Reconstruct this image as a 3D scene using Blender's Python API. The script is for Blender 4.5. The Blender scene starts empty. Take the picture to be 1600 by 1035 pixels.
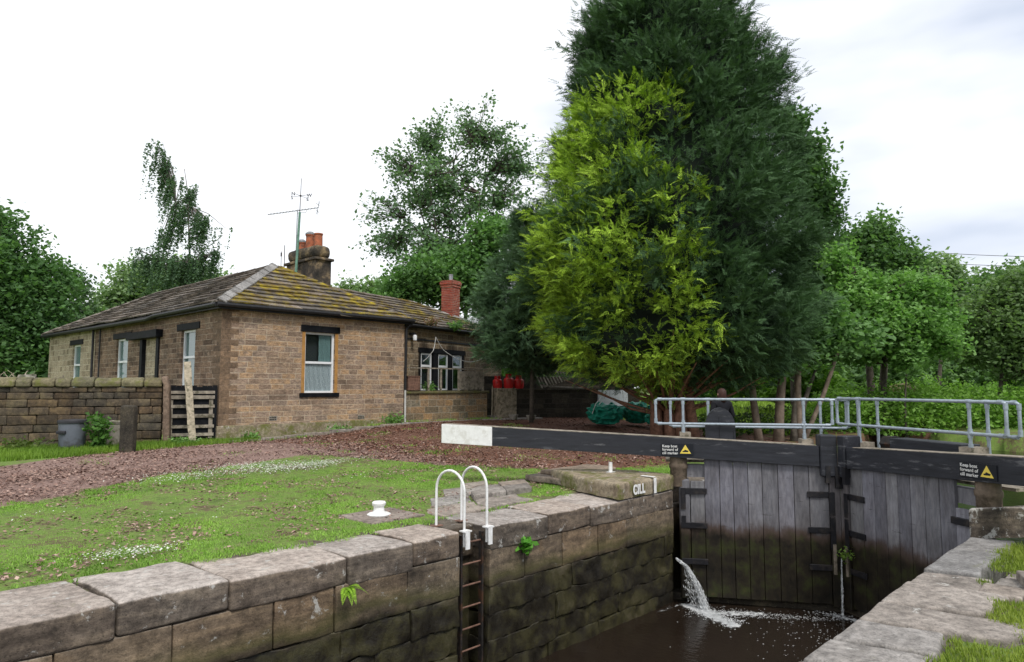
import bpy, math, random
import numpy as np
from mathutils import Vector, noise
R = math.radians
S = bpy.context.scene
COL = S.collection
rng = np.random.default_rng(7)
random.seed(7)

# ------------------------------------------------------------------ camera
F, TH, EYE = 1067.0, math.atan(87.5 / 1067.0), 1.7      # focal length in photo pixels, upward tilt, eye height
cd = bpy.data.cameras.new('camera'); cam = bpy.data.objects.new('camera', cd); COL.objects.link(cam)
cd.sensor_width = 36; cd.lens = 36 * F / 1600; cd.clip_start = .05; cd.clip_end = 3000
cam.location = (0, 0, EYE); cam.rotation_euler = (R(90) + TH, 0, 0)
S.camera = cam

# ------------------------------------------------------------------ sky, sun, exposure
W = bpy.data.worlds.new('World'); S.world = W; W.use_nodes = True
nt = W.node_tree; nt.nodes.clear()
out = nt.nodes.new('ShaderNodeOutputWorld'); bg = nt.nodes.new('ShaderNodeBackground')
sky = nt.nodes.new('ShaderNodeTexSky'); sky.sky_type = 'NISHITA'; sky.sun_disc = False
SUN_EL, SUN_AZ = R(52), R(150)       # azimuth clockwise from +Y (the view direction): behind the camera to the right
sky.sun_elevation = SUN_EL; sky.sun_rotation = SUN_AZ
tc = nt.nodes.new('ShaderNodeTexCoord'); mp = nt.nodes.new('ShaderNodeMapping'); mp.inputs['Scale'].default_value = (1.0, 1.0, 3.2)
mp.inputs['Location'].default_value = (1.35, .2, .5)
nz = nt.nodes.new('ShaderNodeTexNoise'); nz.inputs['Scale'].default_value = 1.7; nz.inputs['Detail'].default_value = 5; nz.inputs['Roughness'].default_value = .45
rp = nt.nodes.new('ShaderNodeValToRGB')
rp.color_ramp.elements[0].position = .25; rp.color_ramp.elements[0].color = (3.3, 3.7, 4.5, 1)
rp.color_ramp.elements[1].position = .43; rp.color_ramp.elements[1].color = (6.3, 6.4, 6.6, 1)
mx = nt.nodes.new('ShaderNodeMix'); mx.data_type = 'RGBA'; mx.inputs['Factor'].default_value = .93
L_ = nt.links.new
L_(tc.outputs['Generated'], mp.inputs['Vector']); L_(mp.outputs[0], nz.inputs['Vector']); 
sx_ = nt.nodes.new('ShaderNodeSeparateXYZ'); L_(tc.outputs['Generated'], sx_.inputs[0])
ma = nt.nodes.new('ShaderNodeMath'); ma.operation = 'MULTIPLY_ADD'; L_(sx_.outputs[0], ma.inputs[0]); ma.inputs[1].default_value = -.33; L_(nz.outputs['Fac'], ma.inputs[2])
L_(ma.outputs[0], rp.inputs['Fac'])
L_(sky.outputs[0], mx.inputs['A']); L_(rp.outputs[0], mx.inputs['B']); L_(mx.outputs['Result'], bg.inputs['Color'])
bg.inputs['Strength'].default_value = .1
L_(bg.outputs[0], out.inputs[0])
sd = bpy.data.lights.new('sun', 'SUN'); sd.energy = 1.4; sd.angle = R(14); sd.color = (1, .96, .9)
so = bpy.data.objects.new('sun', sd); COL.objects.link(so)
sv = Vector((math.sin(SUN_AZ) * math.cos(SUN_EL), math.cos(SUN_AZ) * math.cos(SUN_EL), math.sin(SUN_EL)))
so.rotation_euler = sv.to_track_quat('Z', 'Y').to_euler()
S.view_settings.view_transform = 'Standard'; S.view_settings.look = 'None'; S.view_settings.gamma = 1
S.view_settings.exposure = .95
S.render.engine = 'CYCLES'
S.cycles.max_bounces = 6; S.cycles.diffuse_bounces = 3; S.cycles.glossy_bounces = 3; S.cycles.transmission_bounces = 3; S.cycles.transparent_max_bounces = 6
S.cycles.use_denoising = True

# ------------------------------------------------------------------ helpers
def at(px, py, Y):
    """point seen at photo pixel (px,py) at distance Y in front of the camera"""
    a = (px - 800) / F; b = (517.5 - py) / F
    ry = math.cos(TH) - b * math.sin(TH); rz = math.sin(TH) + b * math.cos(TH); k = Y / ry
    return Vector((a * k, Y, EYE + rz * k))
def on(px, py, z=0.):
    a = (px - 800) / F; b = (517.5 - py) / F
    ry = math.cos(TH) - b * math.sin(TH); rz = math.sin(TH) + b * math.cos(TH); k = (z - EYE) / rz
    return Vector((a * k, ry * k, z))
LA = R(46); LO = (-.2, 8.44)                       # the lock's own frame: x upstream, y towards the left bank
cL, sL = math.cos(LA), math.sin(LA)
def lock(x, y, z=0.): return Vector((LO[0] + x * cL - y * sL, LO[1] + x * sL + y * cL, z))
def inv(wx, wy): dx, dy = wx - LO[0], wy - LO[1]; return dx * cL + dy * sL, -dx * sL + dy * cL
def ss(a, b, x): t = np.clip((x - a) / (b - a), 0, 1); return t * t * (3 - 2 * t)
def gz(x, y):
    """height of the banks in lock coordinates"""
    z = .2 * ss(3, 11, y) + .28 * ss(3, 9, x) * ss(8, 13, y)
    return np.where(y < -3, -.1, z)
def gzw(wx, wy): x, y = inv(wx, wy); return float(gz(np.array(x), np.array(y)))

def props(o, label=None, cat=None, group=None, kind=None):
    if label: o['label'] = label
    if cat: o['category'] = cat
    if group: o['group'] = group
    if kind: o['kind'] = kind
    return o
def thing(name, label, cat, loc, rz=0, group=None):
    o = bpy.data.objects.new(name, None); COL.objects.link(o); o.empty_display_size = .2
    o.location = loc; o.rotation_euler = (0, 0, rz)
    return props(o, label, cat, group)
def link(name, me, m, parent=None, smooth=False, loc=None, rot=None):
    o = bpy.data.objects.new(name, me); COL.objects.link(o)
    if m: me.materials.append(m)
    if parent: o.parent = parent
    if loc is not None: o.location = loc
    if rot is not None: o.rotation_euler = rot
    if smooth: me.polygons.foreach_set('use_smooth', np.ones(len(me.polygons), bool))
    return o
def bulk(name, v, f, m, parent=None, col=None, smooth=False, loc=None, rot=None):
    """mesh from numpy arrays; f is (n,3) or (n,4); col one colour per vertex"""
    v = np.ascontiguousarray(v, np.float32); f = np.ascontiguousarray(f, np.int32); k = f.shape[1]
    me = bpy.data.meshes.new(name)
    me.vertices.add(len(v)); me.vertices.foreach_set('co', v.ravel())
    me.loops.add(f.size); me.loops.foreach_set('vertex_index', f.ravel())
    me.polygons.add(len(f)); me.polygons.foreach_set('loop_start', np.arange(0, f.size, k, dtype=np.int32))
    me.update(calc_edges=True)
    if col is not None:
        c = np.ones((len(v), 4), np.float32); c[:, :3] = col
        a = me.color_attributes.new('Col', 'FLOAT_COLOR', 'POINT'); a.data.foreach_set('color', c.ravel())
    return link(name, me, m, parent, smooth, loc, rot)
class MB:
    def __init__(s): s.v = []; s.f = []; s.c = []
    def add(s, vs, fs, c=(1, 1, 1)):
        n = len(s.v); s.v += [tuple(p) for p in vs]; s.f += [tuple(i + n for i in q) for q in fs]; s.c += [c] * len(vs); return s
    def box(s, x0, x1, y0, y1, z0, z1, c=(1, 1, 1), M=None, b=0.):
        """box, with chamfered edges when b > 0"""
        X = (x0, x1); Y = (y0, y1); Z = (z0, z1)
        if b <= 0:
            vs = [(X[i], Y[j], Z[k]) for i in (0, 1) for j in (0, 1) for k in (0, 1)]
            fs = [(0, 1, 3, 2), (4, 6, 7, 5), (0, 4, 5, 1), (2, 3, 7, 6), (0, 2, 6, 4), (1, 5, 7, 3)]
        else:
            vs = []; idx = {}
            for i in (0, 1):
                for j in (0, 1):
                    for k in (0, 1):
                        sx, sy, sz = 1 - 2 * i, 1 - 2 * j, 1 - 2 * k
                        for a in range(3):
                            p = [X[i] + sx * b, Y[j] + sy * b, Z[k] + sz * b]; p[a] = (X[i], Y[j], Z[k])[a]
                            idx[i, j, k, a] = len(vs); vs.append(tuple(p))
            I = idx; fs = []
            for i in (0, 1):
                fs.append((I[i,0,0,0], I[i,1,0,0], I[i,1,1,0], I[i,0,1,0]))
                fs.append((I[0,i,0,1], I[1,i,0,1], I[1,i,1,1], I[0,i,1,1]))
                fs.append((I[0,0,i,2], I[1,0,i,2], I[1,1,i,2], I[0,1,i,2]))
                for j in (0, 1):
                    fs.append((I[i,j,0,0], I[i,j,1,0], I[i,j,1,1], I[i,j,0,1]))
                    fs.append((I[i,0,j,0], I[i,1,j,0], I[i,1,j,2], I[i,0,j,2]))
                    fs.append((I[0,i,j,1], I[1,i,j,1], I[1,i,j,2], I[0,i,j,2]))
                    for k in (0, 1): fs.append((I[i,j,k,0], I[i,j,k,1], I[i,j,k,2]))
        if M is not None: vs = [M @ Vector(p) for p in vs]
        return s.add(vs, fs, c)
    def tube(s, pts, r, n=8, c=(1, 1, 1), cap=True, flat=1.):
        pts = [Vector(p) for p in pts]; rs = r if isinstance(r, (list, tuple)) else [r] * len(pts)
        vs = []; fs = []; side = None
        for i, p in enumerate(pts):
            d = (pts[min(i + 1, len(pts) - 1)] - pts[max(i - 1, 0)]); d = d.normalized() if d.length > 1e-9 else Vector((0, 0, 1))
            if side is None: side = d.cross(Vector((0, 0, 1)) if abs(d.z) < .9 else Vector((1, 0, 0))).normalized()
            else:
                side = side - d * side.dot(d); side = side.normalized() if side.length > 1e-6 else d.orthogonal().normalized()
            up = side.cross(d)
            for k in range(n):
                a = 2 * math.pi * k / n; vs.append(p + side * (math.cos(a) * rs[i]) + up * (math.sin(a) * rs[i] * flat))
        for i in range(len(pts) - 1):
            for k in range(n): fs.append((i*n+k, i*n+(k+1) % n, (i+1)*n+(k+1) % n, (i+1)*n+k))
        if cap: fs.append(tuple(range(n-1, -1, -1))); fs.append(tuple((len(pts)-1)*n + k for k in range(n)))
        return s.add(vs, fs, c)
    def lathe(s, prof, n=24, o=(0, 0, 0), c=(1, 1, 1)):
        vs = []; fs = []
        for r_, z in prof:
            for k in range(n): a = 2*math.pi*k/n; vs.append((o[0]+r_*math.cos(a), o[1]+r_*math.sin(a), o[2]+z))
        for i in range(len(prof)-1):
            for k in range(n): fs.append((i*n+k, i*n+(k+1) % n, (i+1)*n+(k+1) % n, (i+1)*n+k))
        fs.append(tuple(range(n-1, -1, -1))); fs.append(tuple((len(prof)-1)*n+k for k in range(n)))
        return s.add(vs, fs, c)
    def prism(s, poly, z0, z1, c=(1, 1, 1), top=None):
        n = len(poly); top = top or poly
        vs = [(p[0], p[1], z0) for p in poly] + [(p[0], p[1], z1) for p in top]
        fs = [(i, (i+1) % n, n+(i+1) % n, n+i) for i in range(n)] + [tuple(range(n-1, -1, -1)), tuple(range(n, 2*n))]
        return s.add(vs, fs, c)
    def build(s, name, m, parent=None, smooth=False, loc=None, rot=None):
        me = bpy.data.meshes.new(name); me.from_pydata([tuple(p) for p in s.v], [], s.f); me.update()
        a = me.color_attributes.new('Col', 'FLOAT_COLOR', 'POINT')
        c = np.ones((len(s.v), 4), np.float32); c[:, :3] = np.array(s.c, np.float32); a.data.foreach_set('color', c.ravel())
        o = link(name, me, m, parent, smooth, loc, rot)
        if smooth == 'auto':
            me.polygons.foreach_set('use_smooth', np.ones(len(me.polygons), bool))
            me.set_sharp_from_angle(angle=R(40))
        return o
def nv(p, sc, off=0.): return noise.noise_vector(Vector((p[0]*sc+off, p[1]*sc-off, p[2]*sc+off*.5)))
def rbox(mb, x0, x1, y0, y1, z0, z1, r=.02, seg=.1, amp=.01, c=(1, 1, 1), fn=None, off=0., nsc=3.):
    """a hewn stone: rounded box with an uneven surface"""
    n = [max(2, int(math.ceil((b-a)/seg))) for a, b in ((x0, x1), (y0, y1), (z0, z1))]
    lo, hi = (x0, y0, z0), (x1, y1, z1)
    r = min(r, .45*min(x1-x0, y1-y0, z1-z0))
    def lin(a):
        L = [lo[a], lo[a]+r*.45, lo[a]+r] + [lo[a]+r+(hi[a]-lo[a]-2*r)*i/n[a] for i in range(1, n[a])] + [hi[a]-r, hi[a]-r*.45, hi[a]]
        return L
    G = [lin(0), lin(1), lin(2)]; idx = {}; vs = []; fs = []
    def vert(i, j, k):
        key = (i, j, k)
        if key in idx: return idx[key]
        p = Vector((G[0][i], G[1][j], G[2][k]))
        q = Vector([min(max(p[a], lo[a]+r), hi[a]-r) for a in range(3)]); d = p - q
        if d.length > 1e-9: p = q + d.normalized()*r
        p = p + nv(p, nsc, off)*amp + nv(p, nsc*4, off+9)*amp*.35
        if fn: p = fn(p)
        idx[key] = len(vs); vs.append(p); return idx[key]
    N = [len(g)-1 for g in G]
    for a, b, cc in ((0, 1, 2), (1, 2, 0), (2, 0, 1)):
        for end in (0, N[cc]):
            for i in range(N[a]):
                for j in range(N[b]):
                    q = []
                    for (di, dj) in ((0, 0), (1, 0), (1, 1), (0, 1)):
                        t = [0, 0, 0]; t[a] = i+di; t[b] = j+dj; t[cc] = end; q.append(vert(*t))
                    if end == 0: q.reverse()
                    fs.append(tuple(q))
    mb.add(vs, fs, c)

# ------------------------------------------------------------------ material helpers
class NT:
    def __init__(s, name):
        s.m = bpy.data.materials.new(name); s.m.use_nodes = True; s.t = s.m.node_tree; s.b = s.t.nodes['Principled BSDF']
        s.tc = s.t.nodes.new('ShaderNodeTexCoord')
    def n(s, ty, **k):
        x = s.t.nodes.new('ShaderNode'+ty)
        for a, v in k.items():
            if hasattr(x, a): setattr(x, a, v)
        return x
    def l(s, a, b): s.t.links.new(a, b)
    def put(s, sock, v):
        if isinstance(v, bpy.types.NodeSocket): s.l(v, sock)
        elif isinstance(v, (tuple, list)) and len(v) == 3 and sock.type == 'RGBA': sock.default_value = (*v, 1)
        else: sock.default_value = v
    def map(s, vec, scale=(1, 1, 1), loc=(0, 0, 0), rot=(0, 0, 0)):
        x = s.n('Mapping'); s.l(vec, x.inputs[0]); x.inputs['Scale'].default_value = scale; x.inputs['Location'].default_value = loc; x.inputs['Rotation'].default_value = rot; return x.outputs[0]
    def noise(s, scale, detail=4, rough=.55, vec=None, dist=0.):
        x = s.n('TexNoise'); s.l(vec or s.tc.outputs['Object'], x.inputs['Vector'])
        x.inputs['Scale'].default_value = scale; x.inputs['Detail'].default_value = detail; x.inputs['Roughness'].default_value = rough; x.inputs['Distortion'].default_value = dist
        return x.outputs['Fac']
    def vor(s, scale, vec=None, feat='F1', out='Distance', rnd=1.):
        x = s.n('TexVoronoi'); x.feature = feat; s.l(vec or s.tc.outputs['Object'], x.inputs['Vector']); x.inputs['Scale'].default_value = scale; x.inputs['Randomness'].default_value = rnd
        return x.outputs[out]
    def ramp(s, fac, stops):
        x = s.n('ValToRGB'); s.l(fac, x.inputs[0]); e = x.color_ramp.elements
        while len(e) < len(stops): e.new(.5)
        for i, (p, c) in enumerate(stops):
            e[i].position = p; e[i].color = (*c, 1) if isinstance(c, tuple) else (c, c, c, 1)
        return x.outputs[0]
    def mix(s, fac, a, b, t='MIX'):
        x = s.n('Mix'); x.data_type = 'RGBA'; x.blend_type = t; s.put(x.inputs['Factor'], fac); s.put(x.inputs['A'], a); s.put(x.inputs['B'], b); return x.outputs['Result']
    def math(s, op, a, b=0., c=None):
        x = s.n('Math'); x.operation = op; s.put(x.inputs[0], a); s.put(x.inputs[1], b)
        if c is not None: s.put(x.inputs[2], c)
        return x.outputs[0]
    def attr(s, name='Col'): x = s.n('Attribute'); x.attribute_name = name; return x.outputs['Color']
    def sep(s, v): x = s.n('SeparateXYZ'); s.l(v, x.inputs[0]); return x.outputs
    def comb(s, x_, y_, z_=0.):
        x = s.n('CombineXYZ'); s.put(x.inputs[0], x_); s.put(x.inputs[1], y_); s.put(x.inputs[2], z_); return x.outputs[0]
    def pos(s): return s.n('NewGeometry').outputs['Position']
    def bump(s, h, strength=.3, dist=.02):
        x = s.n('Bump'); s.l(h, x.inputs['Height']); x.inputs['Strength'].default_value = strength; x.inputs['Distance'].default_value = dist; s.l(x.outputs[0], s.b.inputs['Normal'])
    def done(s, color, rough=.85, spec=.3, metal=0.):
        s.put(s.b.inputs['Base Color'], color); s.put(s.b.inputs['Roughness'], rough); s.b.inputs['Specular IOR Level'].default_value = spec; s.b.inputs['Metallic'].default_value = metal
        return s.m
def plain(name, c, rough=.6, var=.25, scale=6., bump=.15, spec=.3, metal=0., dirt=None):
    m = NT(name); f = m.noise(scale, 5, .6)
    lo = tuple(x*(1-var) for x in c); hi = tuple(min(1, x*(1+var)) for x in c)
    col = m.ramp(f, [(.3, lo), (.7, hi)])
    if dirt: col = m.mix(m.ramp(m.noise(scale*.6, 6, .7), [(.5, 0.), (.62, 1.)]), col, dirt)
    m.bump(f, bump, .01)
    return m.done(m.mix(1., col, m.attr(), 'MULTIPLY'), rough, spec, metal)
def foliage(name, trans=.35, rough=.6):
    m = NT(name); c = m.attr(); b = m.b
    m.put(b.inputs['Base Color'], c); b.inputs['Roughness'].default_value = rough; b.inputs['Specular IOR Level'].default_value = .25
    tr = m.n('BsdfTranslucent'); m.l(m.mix(1., c, (1.0, 1.15, .6), 'MULTIPLY'), tr.inputs[0])
    ms = m.n('MixShader'); ms.inputs[0].default_value = trans; m.l(b.outputs[0], ms.inputs[1]); m.l(tr.outputs[0], ms.inputs[2])
    m.l(ms.outputs[0], m.t.nodes['Material Output'].inputs[0]); return m.m

LEAF = foliage('leaf', .45); NEEDLE = foliage('needle', .12, .75); GRASS = foliage('grass_blade', .3)
def stone_mat(name, stops, wet=False, lichen=.0, moss=0., scale=1.7, bumps=.5, side=1.):
    m = NT(name)
    n1 = m.noise(scale, 8, .65); n2 = m.noise(scale*6, 6, .7); n3 = m.noise(scale*28, 4, .7)
    col = m.ramp(n1, stops); col = m.mix(.7, col, m.ramp(n2, [(.32, .3), (.62, 1.35)]), 'MULTIPLY')
    col = m.mix(1., col, m.attr(), 'MULTIPLY')
    col = m.mix(m.ramp(n3, [(.3, .7), (.46, 0.)]), col, (.04, .035, .028)); col = m.mix(m.ramp(n3, [(.56, 0.), (.72, .35)]), col, (.42, .37, .30))
    if moss: col = m.mix(m.ramp(m.noise(scale*1.3, 8, .7, m.map(m.tc.outputs['Object'], (1, 1, 1), (7, 3, 1))), [(1-moss-.08, 0.), (1-moss+.04, .85)]), col, (.11, .12, .02))
    if side < 1:       # upright faces darker and streaked, tops paler
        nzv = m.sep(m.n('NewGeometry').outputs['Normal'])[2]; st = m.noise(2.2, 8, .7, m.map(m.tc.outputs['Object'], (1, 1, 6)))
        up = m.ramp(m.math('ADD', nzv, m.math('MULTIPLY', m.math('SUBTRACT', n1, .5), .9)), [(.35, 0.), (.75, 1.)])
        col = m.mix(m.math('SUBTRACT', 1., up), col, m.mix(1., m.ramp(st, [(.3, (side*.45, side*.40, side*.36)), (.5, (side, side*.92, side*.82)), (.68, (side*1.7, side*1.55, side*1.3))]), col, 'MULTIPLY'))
    if lichen: col = m.mix(m.ramp(m.noise(scale*2.6, 9, .75, m.map(m.tc.outputs['Object'], (1, 1, 1), (2, 9, 4)), .4), [(1-lichen-.05, 0.), (1-lichen-.01, .85)]), col, (.44, .43, .40))
    rough = .85
    h = m.math('ADD', m.math('MULTIPLY', n2, .7), m.math('MULTIPLY', n3, .5))
    if wet:
        z = m.sep(m.pos())[2]
        f = m.math('ADD', z, m.math('MULTIPLY', m.noise(1.2, 6, .6), .5)); # wet, algae covered below the high water mark
        dk = m.ramp(m.math('ADD', m.math('MULTIPLY', f, .5), .75), [(.5, 1.), (.58, 0.)])
        wetc = m.ramp(m.noise(2.5, 8, .7), [(.3, (.007, .006, .005)), (.46, (.022, .019, .013)), (.58, (.048, .044, .02)), (.72, (.10, .085, .055))])
        gr = m.ramp(m.math('ADD', m.math('MULTIPLY', f, .5), .75), [(.52, 0.), (.56, .6), (.61, .22), (.66, 0.)])
        col = m.mix(gr, col, (.075, .075, .018)); col = m.mix(dk, col, wetc)
        rough = m.math('SUBTRACT', .88, m.math('MULTIPLY', dk, m.ramp(n2, [(.35, .62), (.6, .3)])))
    m.bump(h, bumps, .03)
    return m.done(col, rough, .35)
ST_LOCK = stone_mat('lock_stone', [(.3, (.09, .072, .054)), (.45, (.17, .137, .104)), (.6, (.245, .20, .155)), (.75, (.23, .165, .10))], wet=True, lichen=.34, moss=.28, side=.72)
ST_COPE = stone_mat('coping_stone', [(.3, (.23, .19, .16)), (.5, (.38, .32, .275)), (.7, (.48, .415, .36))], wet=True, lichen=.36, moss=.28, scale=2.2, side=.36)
ST_FLAG = stone_mat('flag_stone', [(.3, (.14, .12, .10)), (.48, (.26, .225, .195)), (.7, (.35, .315, .275))], lichen=.31, moss=.24, scale=2.)
ST_WALL = stone_mat('garden_wall_stone', [(.3, (.03, .024, .017)), (.48, (.075, .055, .036)), (.62, (.15, .11, .06)), (.78, (.10, .07, .04))], lichen=.28, moss=.30, scale=2.3)
ST_WCOPE = stone_mat('wall_coping_stone', [(.3, (.10, .085, .045)), (.5, (.17, .15, .085)), (.7, (.22, .18, .11))], moss=.42, scale=2.6)
ST_MOSSY = stone_mat('mossy_stone', [(.3, (.16, .12, .08)), (.5, (.27, .22, .15)), (.7, (.34, .29, .21))], lichen=.36, moss=.45, scale=2.4)
ST_QUAY = stone_mat('quay_slab_stone', [(.3, (.13, .12, .11)), (.48, (.24, .222, .205)), (.7, (.33, .31, .29))], lichen=.33, moss=.26, scale=2.2)
ST_DARK = stone_mat('dark_stone', [(.3, (.015, .013, .01)), (.5, (.05, .042, .03)), (.7, (.12, .10, .065))], scale=2.4)
ST_CHIM = stone_mat('chimney_stone', [(.36, (.02, .018, .015)), (.5, (.07, .055, .04)), (.60, (.26, .19, .11)), (.72, (.40, .29, .16))], scale=1.6)
BLACK = plain('black_paint', (.007, .008, .010), .6, .4, 9., .3, spec=.12, dirt=(.014, .014, .017))
WHITE = plain('white_paint', (.76, .76, .75), .5, .08, 12., .2, dirt=(.64, .63, .60))
PVC = plain('white_frame', (.72, .74, .76), .35, .06, 4., .05)
GALV = plain('galvanised_tube', (.31, .36, .41), .42, .2, 18., .1, spec=.5, metal=.25)
IRON = plain('dark_iron', (.022, .02, .019), .55, .5, 14., .4, dirt=(.07, .035, .02))
RUST = plain('rusty_iron', (.16, .09, .065), .8, .5, 12., .4)
PIPE = plain('cast_iron_pipe', (.02, .02, .022), .5, .4, 9., .2)
LEAD = plain('lead', (.2, .21, .22), .6, .3, 8., .2)
BARK = plain('bark', (.085, .072, .058), .9, .5, 7., .6)
REDBARK = plain('red_bark', (.20, .105, .07), .9, .5, 9., .8)
TERRA = plain('terracotta', (.38, .12, .06), .8, .35, 9., .3, dirt=(.12, .07, .05))
CONC = plain('concrete', (.26, .235, .20), .9, .3, 8., .4, dirt=(.12, .12, .07))
WOODP = plain('weathered_pale_wood', (.36, .31, .23), .85, .4, 11., .5, dirt=(.13, .12, .08))
WOODG = plain('weathered_grey_wood', (.27, .235, .19), .9, .4, 9., .5, dirt=(.10, .09, .06))
GREYP = plain('grey_plastic', (.16, .175, .21), .45, .12, 3., .05, dirt=(.09, .09, .09))
DARKP = plain('dark_plastic', (.03, .03, .035), .5, .3, 3., .05)
REDP = plain('red_paint', (.50, .02, .02), .4, .25, 5., .1)
BAG = plain('green_woven_bag', (.015, .24, .16), .55, .45, 7., .4)
CABLE = plain('pale_cable', (.5, .5, .48), .6, .1)
MASTG = plain('green_paint', (.13, .25, .19), .6, .3, 8., .2)
ALU = plain('aluminium', (.33, .34, .36), .4, .2, 8., .1, metal=.5)
BLK2 = plain('black_sign', (.012, .014, .02), .35, .1)
YEL = plain('yellow_sign', (.75, .58, .10), .45, .1)
OCHRE = plain('ochre_stone', (.38, .20, .06), .8, .25, 5.)
SKIN = plain('skin', (.5, .3, .22), .6, .1); HAIR = plain('auburn_hair', (.04, .014, .010), .6, .4, 30.); JACKET = plain('dark_cloth', (.006, .006, .009), .85, .4, 12.)

def planks_mat():
    m = NT('weathered_gate_planks'); o = m.tc.outputs['Object']
    g = m.noise(3., 9, .7, m.map(o, (5, 5, 1.1))); g2 = m.noise(2.2, 5, .6, m.map(o, (1.5, 1.5, .7)))
    col = m.ramp(g, [(.26, (.085, .084, .092)), (.5, (.165, .165, .178)), (.74, (.26, .258, .268))])
    col = m.mix(.6, col, m.ramp(g2, [(.3, (.55, .5, .48)), (.7, (1.25, 1.25, 1.3))]), 'MULTIPLY')
    col = m.mix(1., col, m.attr(), 'MULTIPLY')
    gr = m.noise(1.3, 6, .7, m.map(o, (2.5, 2.5, 14)))
    col = m.mix(m.ramp(gr, [(.60, 0.), (.68, .7)]), col, (.045, .04, .04))
    z = m.sep(m.pos())[2]; f = m.math('ADD', z, m.math('MULTIPLY', m.noise(2.4, 7, .65, m.map(o, (1.6, 1.6, .6))), .55))
    s_ = m.math('ADD', m.math('MULTIPLY', f, .5), .75)
    br = m.ramp(s_, [(.52, 1.), (.575, .8), (.62, .2), (.70, 0.)])
    col = m.mix(br, col, (.055, .033, .022))
    dk = m.ramp(s_, [(.50, 1.), (.565, 0.)])
    col = m.mix(dk, col, m.ramp(m.noise(3.2, 8, .7), [(.35, (.008, .007, .006)), (.5, (.022, .018, .012)), (.64, (.036, .042, .014)), (.76, (.08, .05, .028))]))
    m.bump(g, .5, .01)
    return m.done(col, m.math('SUBTRACT', .82, m.math('MULTIPLY', dk, .4)), .3)
PLANK = planks_mat()
STRAP = plain('black_strap', (.013, .013, .016), .45, .4, 10., .2, dirt=(.035, .03, .028))
def bpaint_mat():
    m = NT('worn_black_beam_paint'); o = m.tc.outputs['Object']
    g = m.noise(3., 8, .7, m.map(o, (.8, 6, 6))); 
    col = m.ramp(g, [(.3, (.012, .013, .017)), (.6, (.026, .028, .036)), (.8, (.05, .052, .06))])
    col = m.mix(m.ramp(m.noise(1.6, 9, .75, m.map(o, (1.2, 5, 7))), [(.57, 0.), (.66, .6)]), col, (.17, .17, .18))
    m.bump(g, .35, .01); return m.done(col, .55, .35)
BEAM = bpaint_mat()
def masonry(name, stops, bw, rh, mort, mcol=(.42, .36, .26), blot=.5, jit=.02, mfade=.5):
    """coursed stone in the wall's own plane: x along the wall, z up"""
    m = NT(name); o = m.tc.outputs['Object']; s = m.sep(o)
    n0 = m.math('ADD', m.noise(2.2, 3, .5), m.math('MULTIPLY', m.noise(11., 3, .6), .5))
    v = m.comb(m.math('ADD', s[0], m.math('MULTIPLY', n0, jit*3)), m.math('ADD', s[2], m.math('MULTIPLY', n0, jit)))
    vs_ = m.sep(v); row_ = m.math('FLOOR', m.math('DIVIDE', vs_[1], rh)); wn = m.n('TexWhiteNoise'); wn.noise_dimensions = '1D'; m.l(row_, wn.inputs['W'])
    pick = m.math('GREATER_THAN', wn.outputs['Value'], .5); v2 = m.comb(m.math('ADD', vs_[0], m.math('MULTIPLY', wn.outputs['Value'], 3.1)), vs_[1])
    def bricks(w_, sq):
        bt = m.n('TexBrick'); m.l(v2, bt.inputs['Vector']); bt.inputs['Scale'].default_value = 1
        bt.inputs['Color1'].default_value = (0, 0, 0, 1); bt.inputs['Color2'].default_value = (1, 1, 1, 1); bt.inputs['Mortar'].default_value = (.5, .5, .5, 1)
        bt.inputs['Brick Width'].default_value = w_; bt.inputs['Row Height'].default_value = rh; bt.inputs['Mortar Size'].default_value = mort; bt.inputs['Mortar Smooth'].default_value = .3
        bt.offset = .43; bt.squash = sq; bt.squash_frequency = 3; return bt
    b1, b2 = bricks(bw, .72), bricks(bw*1.5, .6)
    bcol = m.mix(pick, b1.outputs['Color'], b2.outputs['Color']); bfac = m.math('ADD', m.math('MULTIPLY', b1.outputs['Fac'], m.math('SUBTRACT', 1., pick)), m.math('MULTIPLY', b2.outputs['Fac'], pick))
    n1 = m.noise(3.5, 8, .7); n2 = m.noise(22, 5, .7, m.map(o, (1, 1, 2.5))); n4 = m.noise(.75, 6, .6)
    t = m.math('ADD', m.math('MULTIPLY', bcol, .5), m.math('MULTIPLY', n1, .55))
    col = m.ramp(t, stops)
    col = m.mix(.7, col, m.ramp(n2, [(.3, .35), (.6, 1.35)]), 'MULTIPLY')
    col = m.mix(.85, col, m.ramp(m.noise(8., 9, .78, m.map(o, (1, 1, 2.4))), [(.36, .38), (.5, .95), (.64, 1.5)]), 'MULTIPLY')
    mf = m.math('MULTIPLY', bfac, m.ramp(m.noise(3.1, 6, .7), [(.38, mfade*.35), (.58, mfade+.45)]))
    col = m.mix(mf, col, mcol)
    col = m.mix(m.ramp(m.noise(1.4, 9, .72, m.map(o, (1, 1, 1.6))), [(.50, 0.), (.70, blot)]), col, (.045, .035, .028))
    col = m.mix(.55, col, m.ramp(n4, [(.3, .62), (.7, 1.2)]), 'MULTIPLY')
    h = m.math('SUBTRACT', m.math('ADD', m.math('MULTIPLY', n2, .5), m.math('MULTIPLY', n1, .4)), m.math('MULTIPLY', bfac, .8))
    m.bump(h, .7, .02); return m.done(col, .9, .2)
MS_FRONT = masonry('coursed_brown_stone', [(.2, (.17, .125, .092)), (.36, (.28, .20, .145)), (.48, (.38, .275, .19)), (.58, (.43, .28, .16)), (.66, (.34, .25, .185)), (.85, (.24, .185, .145))], .44, .16, .011, (.55, .46, .35), blot=.6)
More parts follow.
